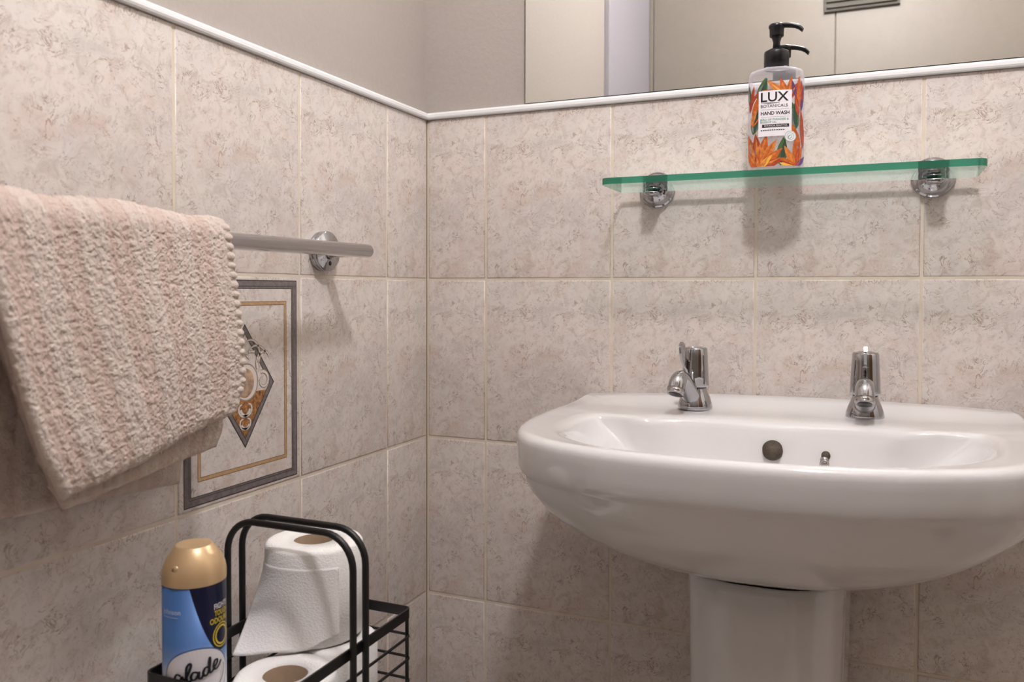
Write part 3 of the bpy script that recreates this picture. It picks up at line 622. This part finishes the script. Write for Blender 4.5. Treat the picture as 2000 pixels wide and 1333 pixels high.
def cloth(name, edge_r, edge_l, path, nl, ns, th, seed, parent, warp, tufts=0, amp=0.00125):
    """thick terry sheet. path(t, s) -> (x, z, nx, nz) mid surface; edge_r(t), edge_l(t) -> y limits; s runs right to left"""
    ss = np.linspace(0, 1, ns); tt = np.linspace(0, 1, nl); A_, B_, NN, ST, UV = [], [], [], [], []
    for t in tt:
        yr, yl = edge_r(t), edge_l(t)
        for s in ss:
            x, z, nx, nz = path(t, s); y = yr + (yl - yr) * s; ds = min(s, 1 - s) * abs(yl - yr)
            e = th * math.sqrt(max(0.0, 1 - max(0, 1 - ds / (th * 1.6)) ** 2)) + 0.0003
            dt = (1 - t) * 0.22; e = min(e, th * math.sqrt(max(0.0, 1 - max(0, 1 - dt / (th * 1.8)) ** 2)) + 0.0003)
            A_.append((x, y, z)); NN.append((nx, 0, nz)); B_.append(e); UV.append((y, t * 0.24)); ST.append(s * abs(edge_l(0.3) - edge_r(0.3)))
    A_, NN, B_, UV = np.array(A_), np.array(NN), np.array(B_), np.array(UV)
    stv = stripe_val(np.array(ST)); wv = warp(UV)
    n1 = vnoise(UV, 95, seed) * 0.4 + vnoise(UV, 310, seed + 1) * 0.6 + vnoise(UV, 600, seed + 2) * 0.9 + (rng.random(len(UV)) - 0.5) * 0.45
    d = B_ + amp * n1 * np.clip(B_ / th, 0, 1) * 1.3 - 0.0013 * stv
    lat = np.zeros_like(A_); lat[:, 1] = vnoise(UV, 260, seed + 5) * 0.0012; lat[:, 2] = vnoise(UV, 260, seed + 6) * 0.0012
    Fr = A_ + NN * d[:, None] + NN * wv[:, None] + lat; Bk = A_ - NN * B_[:, None] * 0.9 + NN * wv[:, None]
    V = np.vstack([Fr, Bk]); n = nl * ns
    F = grid_faces(nl, ns) + grid_faces(nl, ns, flip=True, off=n)
    for i in range(nl - 1):
        a = i * ns; F.append((a, a + n, a + ns + n, a + ns)); b = i * ns + ns - 1; F.append((b, b + ns, b + ns + n, b + n))
    for j in range(ns - 1):
        a = (nl - 1) * ns + j; F.append((a, a + n, a + 1 + n, a + 1)); F.append((j, j + 1, j + 1 + n, j + n))
    o = mk(name, V, F, M_TERRY, parent)
    at = o.data.attributes.new('stripe', 'FLOAT', 'POINT'); at.data.foreach_set('value', np.tile(stv, 2).astype(np.float32))
    if tufts:
        idx = rng.integers(0, n, tufts); fr = Fr.reshape(nl, ns, 3); du = np.gradient(fr, axis=1).reshape(-1, 3); dv = np.gradient(fr, axis=0).reshape(-1, 3)
        nn = np.cross(du, dv); nn /= np.linalg.norm(nn, axis=1)[:, None] + 1e-12; nn *= np.sign((nn * NN).sum(1))[:, None]
        p = Fr[idx] + du[idx] * rng.random((tufts, 1)) + dv[idx] * rng.random((tufts, 1)); nm = nn[idx]; stt = stv[idx]
        side = rng.normal(0, 1, (tufts, 3)); side[:, 2] -= 0.7; side -= nm * (side * nm).sum(1)[:, None]; side /= np.linalg.norm(side, axis=1)[:, None]
        cr = np.cross(nm, side); Ln = rng.uniform(0.0010, 0.0022, (tufts, 1)) * (1.1 - 0.3 * stt[:, None]); wd_ = rng.uniform(0.00045, 0.0008, (tufts, 1))
        sn = nn.reshape(nl, ns, 3).copy()
        for _ in range(6): sn[1:-1, 1:-1] = (sn[1:-1, 1:-1] * 2 + sn[:-2, 1:-1] + sn[2:, 1:-1] + sn[1:-1, :-2] + sn[1:-1, 2:]) / 6
        sn = sn.reshape(-1, 3); sn /= np.linalg.norm(sn, axis=1)[:, None] + 1e-12; sn = sn * 0.8 + nn * 0.2; sn /= np.linalg.norm(sn, axis=1)[:, None] + 1e-12
        base = p - nm * 0.0008; mid = p + nm * Ln * 0.62 + side * Ln * 0.28; tip = p + nm * Ln * 0.70 + side * Ln * 0.85
        VV = np.stack([base + cr * wd_, base - cr * wd_ * 0.5 + side * wd_, base - cr * wd_ * 0.5 - side * wd_, mid + cr * wd_, mid - cr * wd_ * 0.5 + nm * wd_ * 0.7 , mid - cr * wd_ * 0.5 - nm * wd_ * 0.7, tip], 1).reshape(-1, 3)
        base_f = np.array([(0, 1, 4), (0, 4, 3), (1, 2, 5), (1, 5, 4), (2, 0, 3), (2, 3, 5), (3, 4, 6), (4, 5, 6), (5, 3, 6)])
        FF = (base_f[None] + 7 * np.arange(tufts)[:, None, None]).reshape(-1, 3)
        r = np.array(towel.location); me = bpy.data.meshes.new('terry_pile'); VV = VV - r
        me.vertices.add(len(VV)); me.vertices.foreach_set('co', VV.astype(np.float32).ravel()); me.loops.add(FF.size); me.loops.foreach_set('vertex_index', FF.astype(np.int32).ravel())
        me.polygons.add(len(FF)); me.polygons.foreach_set('loop_start', np.arange(0, FF.size, 3, dtype=np.int32)); me.polygons.foreach_set('use_smooth', np.ones(len(FF), bool)); me.update()
        a2 = me.attributes.new('stripe', 'FLOAT', 'POINT'); a2.data.foreach_set('value', np.repeat(np.clip(stt + rng.normal(0, 0.12, tufts), 0, 1), 7).astype(np.float32)); me.materials.append(M_PILE)
        me.normals_split_custom_set_from_vertices(np.repeat(sn[idx], 7, axis=0).tolist())
        q = bpy.data.objects.new('terry_pile', me); COL.objects.link(q); q.parent = o; q['kind'] = 'stuff'
    return o, Fr.reshape(nl, ns, 3), NN.reshape(nl, ns, 3)
def over_bar(r, zb_r, zb_l, belly, start=-0.10):
    """path that comes up behind the bar, over it and down the front to zb (right / left)"""
    def path(t, s):
        arc0 = 0.03; arc = math.pi * r; zb = zb_r + (zb_l - zb_r) * s; drop = RZ - zb; tot = arc0 + arc + drop; l = t * tot
        sag = 0.004 * math.sin(3.1 * s + 0.4) + 0.004 * max(0, s - 0.55)
        if l < arc0: return (RX - r, RZ - arc0 + l, -1.0, 0.0)
        if l < arc0 + arc:
            a = math.pi - (l - arc0) / r; return (RX + r * math.cos(a), RZ + r * math.sin(a) * (1 + 0.3 * s), math.cos(a), math.sin(a))
        q = (l - arc0 - arc) / drop; return (RX + r + belly * math.sin(q * 1.9) + sag * q, RZ - q * drop, 1.0, 0.05)
    return path
bot = lambda x: 0.010 * max(0, x - 0.88) / 0.12
fold_warp = lambda U: 0.0035 * np.sin((U[:, 0] + 0.53) * 48 + U[:, 1] * 6) * np.clip(U[:, 1] * 6, 0, 1) + vnoise(U, 18, 40) * 0.006
fp, Fr, FN = cloth('front_panel', lambda t: -0.5285 - bot(t) * 1.2 - 0.002 * math.sin(t * 5), lambda t: -0.790 + 0.066 * t ** 1.6 + bot(t) * 0.5, over_bar(0.0150, -0.134, -0.176, 0.010), 400, 420, 0.0062, 3, towel, fold_warp, 0)
def flat_path(x0, x1, zt, zb_r, zb_l):
    def path(t, s):
        zb = zb_r + (zb_l - zb_r) * s; return (x0 + (x1 - x0) * t, zt + (zb - zt) * t, 1.0, 0.05)
    return path
cloth('inner_fold', lambda t: -0.531 - bot(t), lambda t: -0.770 + 0.058 * t + bot(t) * 0.4, flat_path(0.070, 0.0715, -0.02, -0.1680, -0.1890), 120, 200, 0.0050, 21, towel, lambda U: vnoise(U, 14, 44) * 0.006, 0)
cloth('back_panel', lambda t: -0.545, lambda t: -0.98, flat_path(0.047, 0.030, 0.03, -0.2060, -0.1830), 110, 210, 0.0048, 33, towel, lambda U: vnoise(U, 12, 47) * 0.005, 0)
# overlocked hem: little rounded stitches down the right edge of the front panel
parts = []
edge = Fr[:, 0, :]; dist = np.r_[0, np.cumsum(np.linalg.norm(np.diff(edge, axis=0), axis=1))]
for k, d in enumerate(np.arange(0.060, dist[-1] - 0.020, 0.0092)):
    c = np.array([np.interp(d, dist, edge[:, i]) for i in range(3)]); V = []; w = 0.0046 + 0.0005 * math.sin(k * 2.1)
    for i in range(6):
        ph = math.pi * (i + 0.5) / 6
        for j in range(10):
            a = 2 * math.pi * j / 10; V.append(c + np.array([0.0064 * math.sin(ph) * math.cos(a) + 0.0028, 0.0062 * math.sin(ph) * math.sin(a) - 0.0082, w * math.cos(ph)]))
    parts.append((V, grid_faces(6, 10, wrap_m=True) + [tuple(range(10)), tuple(range(50, 60))[::-1]]))
v, f = cat_meshes(parts); mk('hem', v, f, M_TERRY, towel)

# ------------------------------------------------------------------ wire basket
KX0, KX1, KY0, KY1, KZ = 0.0700, 0.2085, -0.6280, -0.4040, -0.355
KB = -0.474
basket = thing('wire_basket', 'black wire basket with twin loop handle holding toilet rolls', 'basket', (0.14, -0.509, KB - 0.0025))
def rrect(x0, x1, y0, y1, r, n=6):
    out = []
    for cx_, cy_, a0 in ((x1 - r, y1 - r, 0), (x0 + r, y1 - r, 90), (x0 + r, y0 + r, 180), (x1 - r, y0 + r, 270)):
        for k in range(n + 1): a = math.radians(a0 + 90 * k / n); out.append((cx_ + r * math.cos(a), cy_ + r * math.sin(a)))
    return out
o_, i_ = rrect(KX0, KX1, KY0, KY1, 0.008), rrect(KX0 + 0.0022, KX1 - 0.0022, KY0 + 0.0022, KY1 - 0.0022, 0.006)
V = [(x, y, z) for ring in (o_, i_) for z in (KZ - 0.0054, KZ + 0.0054) for x, y in ring]; n = len(o_); F = []
for i in range(n):
    j = (i + 1) % n; F += [(i, j, j + n, i + n), (2 * n + j, 2 * n + i, 3 * n + i, 3 * n + j), (n + i, n + j, 3 * n + j, 3 * n + i), (j, i, 2 * n + i, 2 * n + j)]
bevel(mk('rim_band', V, F, M_WIRE, basket, smooth=False), 0.0006, 2)
for k in range(5):
    z = KZ - 0.0245 - k * 0.0235
    v, f = tube([(x, y, z) for x, y in rrect(KX0 + 0.001, KX1 - 0.001, KY0 + 0.001, KY1 - 0.001, 0.007, 4)], 0.0015, 8, closed=True); mk('wire_ring', v, f, M_WIRE, basket)
cx0, cx1, cy0, cy1 = KX0 + 0.004, KX1 - 0.004, KY0 + 0.004, KY1 - 0.004
for x, y in ((cx0, cy0), (cx1, cy0), (cx0, cy1), (cx1, cy1)):
    v, f = tube([(x, y, KZ - 0.005), (x, y, KB - 0.0025)], 0.0020, 10); mk('corner_wire', v, f, M_WIRE, basket)
for k in range(9):
    x = KX0 + 0.012 + k * (KX1 - KX0 - 0.024) / 8; v, f = tube([(x, KY0 + 0.001, KB), (x, KY1 - 0.001, KB)], 0.0013, 8); mk('base_wire', v, f, M_WIRE, basket)
for yy in (-0.5190, -0.4985):
    HX0, HX1 = KX0 - 0.0045, KX1 + 0.0045
    r_ = 0.032; top = -0.2435; pts2 = [(HX0, yy, KB + 0.01), (HX0, yy, KZ)]
    for a in np.linspace(180, 90, 9): pts2.append((HX0 + r_ + r_ * math.cos(math.radians(a)), yy, top - r_ + r_ * math.sin(math.radians(a))))
    for a in np.linspace(90, 0, 9): pts2.append((HX1 - r_ + r_ * math.cos(math.radians(a)), yy, top - r_ + r_ * math.sin(math.radians(a))))
    pts2 += [(HX1, yy, KZ), (HX1, yy, KB + 0.01)]
    v, f = tube(pts2, 0.0033, 14); mk('handle', v, f, M_WIRE, basket)

# ------------------------------------------------------------------ toilet rolls
def make_tissue():
    m = mat('tissue', srgb(240, 237, 234), 0.9, spec=0.15); g = N(m); tc = g.n('ShaderNodeTexCoord'); mp = g.n('ShaderNodeMapping'); mp.inputs['Scale'].default_value = (1, 1, 1.3); g.l(tc.outputs['Object'], mp.inputs[0])
    nz = g.n('ShaderNodeTexVoronoi', i_Scale=420); g.l(mp.outputs[0], nz.inputs['Vector']); g.bump(nz.outputs[0], 0.35, 0.0009); return m
M_TISSUE = make_tissue(); M_CARD = noisy('cardboard', srgb(150, 128, 104), srgb(134, 112, 90), 60, 0.9)
def roll(x, y, z, label, R=0.0505, h=0.098, rc_=0.0200, squash=0.0):
    t = thing('toilet_roll', label, 'toilet roll', (x, y, z), 'toilet rolls in the basket')
    v, f = lathe([(rc_ + 0.001, 0.0), (R - 0.003, 0.0), (R, 0.003), (R, h * 0.5), (R, h - 0.004), (R - 0.002, h - 0.0012), (R - 0.006, h), (rc_ + 0.001, h - 0.0005), (rc_ + 0.001, 0.0)], (0, 0, 0), seg=72, cap0=False, cap1=False)
    v = [(x + p[0] * (1 + squash * (1 if p[0] < 0 else 0.3)), y + p[1], z + p[2]) for p in v]; mk('paper', v, f, M_TISSUE, t)
    v, f = lathe([(rc_, 0.001), (rc_, h - 0.002), (rc_ + 0.0008, h - 0.002), (rc_ + 0.0008, 0.001), (rc_, 0.001)], (x, y, z), seg=48, cap0=False, cap1=False); mk('cardboard_core', v, f, M_CARD, t)
    return t
ZB = KB + 0.0015
roll(0.1500, -0.5370, ZB, 'toilet roll at the front of the basket, flat end and brown core upwards', R=0.0470)
roll(0.1440, -0.4470, ZB, 'lower toilet roll at the back of the basket, half hidden under another roll', R=0.0415)
up = roll(0.1165, -0.4480, ZB + 0.0985, 'upper toilet roll with its loose end hanging down, behind the basket handles', R=0.0500)
# loose end: leaves the roll on the camera side and flares out to the lower left
ux, uy, uz = 0.1165, -0.4480, ZB + 0.0985
V = []; na, nz_ = 56, 30
for i in range(na):
    a = i / (na - 1); ang = math.radians(-25 - 128 * a); top = np.array([0.0508 * math.cos(ang), 0.0508 * math.sin(ang)])
    if a < 0.30: ab = math.radians(-25 - 32 * a / 0.30); low = np.array([0.0520 * math.cos(ab), 0.0520 * math.sin(ab)])
    else:
        p0 = np.array([0.0520 * math.cos(math.radians(-57)), 0.0520 * math.sin(math.radians(-57))]); q = (a - 0.30) / 0.70; low = p0 + (np.array([-0.0335, -0.0850]) - p0) * q + np.array([0.002, -0.004]) * math.sin(math.pi * q)
    ztop = 0.090 - 0.012 * a - 0.010 * (1 - a) ** 2; zbot = 0.0030 + 0.010 * max(0, 0.3 - a) / 0.3 + 0.001 * math.sin(a * 12)
    for j in range(nz_):
        t = j / (nz_ - 1); k = t ** 1.35; p = top * (1 - k) + low * k; r = math.hypot(*p)
        if r < 0.0508: p = p * 0.0508 / r
        V.append((ux + p[0], uy + p[1], uz + ztop + (zbot - ztop) * t))
o = mk('loose_sheet', V, grid_faces(na, nz_), M_TISSUE, up); sd = o.modifiers.new('thick', 'SOLIDIFY'); sd.thickness = 0.0005

# ------------------------------------------------------------------ air freshener can
CX, CY, CR, CZ = 0.0995, -0.5980, 0.0268, KB + 0.0015
can = thing('air_freshener', 'blue air freshener spray can with gold cap at the left end of the basket', 'spray can', (CX, CY, CZ))
CH = 0.2005                                  # shoulder height, where the cap begins
def make_can_mat():
    m = mat('can_blue', srgb(96, 136, 192), 0.28, metal=0.25, spec=0.5); g = N(m); tc = g.n('ShaderNodeTexCoord'); sx = g.n('ShaderNodeSeparateXYZ'); g.l(tc.outputs['Object'], sx.inputs[0])
    mr = g.n('ShaderNodeMapRange', i_1=0.118, i_2=0.150); g.l(sx.outputs[2], mr.inputs[0])
    r = g.ramp(mr.outputs[0], [(0.0, srgb(206, 208, 216)), (0.5, srgb(120, 146, 190)), (1.0, srgb(80, 120, 180))]); g.l(r.outputs[0], g.b.inputs['Base Color']); return m
v, f = lathe([(CR - 0.003, 0), (CR, 0.003), (CR, 0.02), (CR, CH)], (CX, CY, CZ), seg=64); mk('can_body', v, f, make_can_mat(), can)
M_GOLD = mat('gold_plastic', srgb(212, 180, 138), 0.34, metal=0.35)
v, f = lathe([(CR + 0.0004, CH - 0.001), (CR + 0.0004, CH + 0.007), (CR - 0.0006, CH + 0.0125), (CR - 0.0034, CH + 0.0190), (CR - 0.0072, CH + 0.0250), (CR - 0.0108, CH + 0.0296), (CR - 0.0118, CH + 0.0304), (CR - 0.0130, CH + 0.0302), (0.004, CH + 0.0290)], (CX, CY, CZ), seg=64, cap0=False); cap = mk('cap', v, f, M_GOLD, can)
CAN_A = math.radians(-48.0)                 # direction in which the printed front looks
def csurf(s, z, off=0.0):
    a = CAN_A + s / CR; r = CR + off; return (CX + r * math.cos(a), CY + r * math.sin(a), CZ + z)
a = CAN_A - 0.62; rr_ = CR - 0.0020; nv = Vector((math.cos(a), math.sin(a), 0.25))
v, f = short_cyl((CX + rr_ * math.cos(a), CY + rr_ * math.sin(a), CZ + CH + 0.0150), nv, 0.0032, -0.003, 0.0007, 0.0029, 20); mk('button_dot', v, f, mat('gold_dot', srgb(210, 180, 140), 0.3, metal=0.3), cap)
cm = [mat('can_navy', srgb(20, 26, 56), 0.3), mat('can_white', srgb(232, 228, 232), 0.35), mat('can_logo_blue', srgb(24, 142, 208), 0.35), mat('can_yellow', srgb(222, 196, 60), 0.35), mat('can_ink', srgb(24, 26, 34), 0.4), mat('can_rim_blue', srgb(72, 92, 132), 0.35), mat('can_orange', srgb(238, 150, 50), 0.35)]
S = []
# navy shield: curved left side, up to the cap
V = []; nq = 20
for i in range(nq + 1):
    t = i / nq; zz = 0.1395 + (CH - 0.1405) * t; x0 = 0.0245 - 0.0275 * t ** 0.55; V += [(x0, zz), (max(0.050, x0 + 0.001), zz)]
vv, ff = [], []
for i in range(nq + 1):
    for k in range(13): q = k / 12; vv.append((V[2 * i][0] + (V[2 * i + 1][0] - V[2 * i][0]) * q, V[2 * i][1]))
ff = [(i * 13 + k, i * 13 + k + 1, (i + 1) * 13 + k + 1, (i + 1) * 13 + k) for i in range(nq) for k in range(12)]
S.append(((vv, ff), 0))
def oval(cx_, cz_, a, b, n=48, rings=12):
    V = [(cx_, cz_)]; F = []
    for r in range(1, rings + 1):
        for i in range(n): t = 2 * math.pi * i / n; V.append((cx_ + a * r / rings * math.cos(t), cz_ + b * r / rings * math.sin(t)))
    for i in range(n): F.append((0, 1 + i, 1 + (i + 1) % n))
    for r in range(1, rings):
        for i in range(n): p, q = 1 + (r - 1) * n + i, 1 + (r - 1) * n + (i + 1) % n; F.append((p, p + n, q + n, q))
    return (V, F)
def ringoval(cx_, cz_, a, b, w, n=64):
    V = []
    for i in range(n): t = 2 * math.pi * i / n; V += [(cx_ + a * math.cos(t), cz_ + b * math.sin(t)), (cx_ + (a + w) * math.cos(t), cz_ + (b + w) * math.sin(t))]
    return (V, [(2 * i, 2 * i + 1, (2 * i + 3) % (2 * n), (2 * i + 2) % (2 * n)) for i in range(n)])
S += [(oval(0.0035, 0.1202, 0.0296, 0.0258), 1), (ringoval(0.0035, 0.1204, 0.0296, 0.0258, 0.0009), 5)]
for x, z, L, w, an in ((0.003, 0.1310, 0.0085, 0.0075, 105), (0.0045, 0.1315, 0.0095, 0.007, 62), (0.0035, 0.1300, 0.0075, 0.006, 150)): S.append((petal(x, z, L, w, an), 2))
for body, x, z, w in (('FIGHTS', 0.0265, 0.1790, 0.0170), ('TOUGH', 0.0265, 0.1730, 0.0165), ('ODOURS', 0.0245, 0.1668, 0.0215)):
    vv, ff = txt(body, 0.0068, x, z, w, 0.00012); S.append(((vv, ff), 1 if body == 'FIGHTS' else 3))
S += [(oval(0.0262, 0.1530, 0.0098, 0.0108), 3), (oval(0.0262, 0.1530, 0.0088, 0.0098), 0), (oval(0.0262, 0.1530, 0.0076, 0.0086), 3), (oval(0.0262, 0.1530, 0.0062, 0.0070), 0), (petal(0.0262, 0.1493, 0.0085, 0.0048, 90), 6)]
vv, ff = txt('Johnson', 0.0062, -0.0195, 0.1790, 0.0185); S.append(((vv, ff), 1))
S.append((rect(-0.0285, -0.0125, 0.1742, 0.1746, 6), 1))
pr_ = print_shapes(S, csurf, 'printed_label', can, cm, 0.00015, 0.00005)
# handwritten word on the white oval, as brush strokes
strokes = [[(-0.0125, 0.0655), (-0.0155, 0.0668), (-0.0175, 0.0640), (-0.0165, 0.0600), (-0.0135, 0.0605), (-0.0115, 0.0650), (-0.0112, 0.0600), (-0.0120, 0.0530), (-0.0160, 0.0505), (-0.0180, 0.0530)],
           [(-0.0110, 0.0600), (-0.0075, 0.0650), (-0.0045, 0.0730), (-0.0055, 0.0755), (-0.0078, 0.0720), (-0.0080, 0.0640), (-0.0065, 0.0595), (-0.0045, 0.0610)],
           [(0.0010, 0.0665), (-0.0025, 0.0675), (-0.0045, 0.0640), (-0.0030, 0.0608), (0.0000, 0.0625), (0.0018, 0.0670), (0.0016, 0.0620), (0.0035, 0.0612), (0.0050, 0.0635)],
           [(0.0095, 0.0690), (0.0065, 0.0690), (0.0050, 0.0650), (0.0068, 0.0622), (0.0095, 0.0650), (0.0108, 0.0730), (0.0104, 0.0770), (0.0098, 0.0720), (0.0106, 0.0640), (0.0125, 0.0640), (0.0140, 0.0660)],
           [(0.0140, 0.0665), (0.0170, 0.0695), (0.0172, 0.0725), (0.0150, 0.0725), (0.0138, 0.0685), (0.0152, 0.0648), (0.0185, 0.0660), (0.0215, 0.0705)]]
parts = []
for st in strokes:
    P = catmull(st, 6); V, n = [], len(P)
    for i in range(n):
        d = P[min(i + 1, n - 1)] - P[max(i - 1, 0)]; d = d / (np.hypot(*d) + 1e-9); w = 0.00075 + 0.00035 * abs(d[1]); nn = np.array([-d[1], d[0]]) * w
        for q in (P[i] + nn, P[i] - nn): V.append(csurf(q[0] + 0.0025, q[1] + 0.0600 + 0.05 * q[0], 0.0016))
    parts.append((V, [(2 * i, 2 * i + 1, 2 * i + 3, 2 * i + 2) for i in range(n - 1)]))
sw2 = [csurf(0.0045 + 0.0235 * math.cos(t), 0.1235 + 0.018 * math.sin(t), 0.0015) for t in np.linspace(-1.75, 0.25, 30)]; sw3 = [csurf(0.0045 + 0.0229 * math.cos(t), 0.1235 + 0.0174 * math.sin(t), 0.0015) for t in np.linspace(-1.75, 0.25, 30)]
parts.append(([p for ab in zip(sw2, sw3) for p in ab], [(2 * i, 2 * i + 1, 2 * i + 3, 2 * i + 2) for i in range(29)]))
v, f = cat_meshes(parts); mk('lettering', v, f, cm[4], pr_, smooth=False)

# ------------------------------------------------------------------ decorated tile: printed frame and diamond on the left wall
dm = [noisy('inlay_grey', srgb(128, 120, 118), srgb(104, 98, 98), 180, 0.25), mat('inlay_dark', srgb(62, 54, 52), 0.3), noisy('inlay_gold', srgb(194, 162, 124), srgb(178, 142, 102), 160, 0.25), mat('inlay_brown', srgb(112, 74, 48), 0.3),
      noisy('inlay_amber', srgb(196, 140, 84), srgb(92, 56, 34), 260, 0.25), mat('inlay_pale', srgb(222, 210, 198), 0.25), mat('inlay_line', srgb(150, 134, 124), 0.3)]
YC_ = -0.4187
# local coordinates: p = distance towards the corner from the diamond axis, q = height
def dsurf(p, q, off=0.0): return (0.00028 + off, YC_ + p, q)
def frame(p0, p1, q0, q1, w):
    o4 = [(p0, q0), (p1, q0), (p1, q1), (p0, q1)]; i4 = [(p0 + w, q0 + w), (p1 - w, q0 + w), (p1 - w, q1 - w), (p0 + w, q1 - w)]
    return (o4 + i4, [(k, (k + 1) % 4, (k + 1) % 4 + 4, k + 4) for k in range(4)])
E_ = 0.0921
S = [(frame(-E_, E_, -0.2444, -0.0055, 0.0100), 0), (frame(-E_, E_, -0.2444, -0.0055, 0.0012), 1), (frame(-E_ + 0.0070, E_ - 0.0070, -0.2374, -0.0125, 0.0008), 1), (frame(-E_ + 0.0095, E_ - 0.0095, -0.2349, -0.0150, 0.0008), 1),
     (frame(-0.0726, 0.0726, -0.2197, -0.0302, 0.0044), 2), (frame(-0.0726, 0.0726, -0.2197, -0.0302, 0.0006), 3), (frame(-0.0686, 0.0686, -0.2157, -0.0342, 0.0006), 3)]
def diamond(hx, q0, q1, qm, w):
    o4 = [(0, q1), (hx, qm), (0, q0), (-hx, qm)]; k = 1 - w; i4 = [(p * k, qm + (q - qm) * k) for p, q in o4]; return (o4 + i4, [(i, (i + 1) % 4, (i + 1) % 4 + 4, i + 4) for i in range(4)])
QM = -0.1252
tri = [(-0.0405, QM - 0.008), (0.0405, QM - 0.008), (0.0, -0.187)]
S.append(((tri, [(0, 1, 2)]), 4))
S += [(diamond(0.0494, -0.1960, -0.0553, QM, 0.16), 0), (diamond(0.0494, -0.1960, -0.0553, QM, 0.035), 1), (diamond(0.0494 * 0.86, QM + (-0.196 - QM) * 0.86, QM + (-0.0553 - QM) * 0.86, QM, 0.03), 1)]
S += [(oval(0.002, -0.1215, 0.0195, 0.0215), 6), (oval(0.002, -0.1215, 0.0180, 0.0200), 5), (oval(0.0, -0.1225, 0.0150, 0.0165), 4)]
S += [(oval(0.001, -0.1215, 0.0150, 0.0165), 5)]
dm.append(noisy('inlay_marble', srgb(216, 180, 148), srgb(92, 82, 84), 75, 0.25)); S.append((oval(0.0, -0.1220, 0.0146, 0.0162), 7))
print_shapes(S, dsurf, 'inlay_print', wall_left, dm, 0.00003, 0.000012)
parts_l, parts_p = [], []
def scroll(c, r0, r1, a0, a1, w):
    P = [(c[0] + (r0 + (r1 - r0) * t) * math.cos(math.radians(a0 + (a1 - a0) * t)), c[1] + (r0 + (r1 - r0) * t) * math.sin(math.radians(a0 + (a1 - a0) * t))) for t in np.linspace(0, 1, 30)]
    for wd2, off, lst in ((w, 0.00036, parts_l), (w * 0.62, 0.00042, parts_p)):
        V = []
        for i, p in enumerate(P):
            d = np.array(P[min(i + 1, 29)]) - np.array(P[max(i - 1, 0)]); d /= np.hypot(*d) + 1e-9; k = wd2 * (1 - 0.6 * i / 29); V += [dsurf(p[0] - d[1] * k, p[1] + d[0] * k, off), dsurf(p[0] + d[1] * k, p[1] - d[0] * k, off)]
        lst.append((V, [(2 * i, 2 * i + 1, 2 * i + 3, 2 * i + 2) for i in range(29)]))
for sg in (1, -1):
    for c, r0, r1, a0, a1, w in (((0.006, -0.088), 0.020, 0.012, -40, 130, 0.0022), ((0.0345, -0.098), 0.016, 0.006, 215, 20, 0.0030), ((0.0300, -0.122), 0.011, 0.003, 110, -270, 0.0024), ((0.002, -0.112), 0.028, 0.018, 60, 120, 0.0018), ((0.004, -0.150), 0.012, 0.004, 190, 430, 0.0024), ((0.003, -0.166), 0.010, 0.003, 200, 440, 0.0022), ((0.014, -0.098), 0.022, 0.012, 20, 150, 0.0018)):
        scroll((c[0] * sg, c[1]), r0, r1, a0 if sg > 0 else 180 - a0, a1 if sg > 0 else 180 - a1, w)
v, f = cat_meshes(parts_l); mk('scroll_outline', v, f, dm[6], wall_left, smooth=False)
v, f = cat_meshes(parts_p); mk('scroll', v, f, dm[5], wall_left, smooth=False)

DTM = Matrix.LocRotScale(decor_tile.location, decor_tile.rotation_euler, None)
decor_tile.name = 'decor_tile'; decor_tile['label'] = 'printed tile with grey frame and diamond scroll motif'
for o in list(COL.objects):
    if o.parent is wall_left and o.name.split('.')[0] in ('inlay_print', 'scroll', 'scroll_outline'):
        o.parent = decor_tile; o.matrix_parent_inverse = DTM.inverted()

# ------------------------------------------------------------------ lift the whole place so that the floor is at z = 0
for o in COL.objects:
    if o.parent is None and o is not cam: o.location.z += ZO
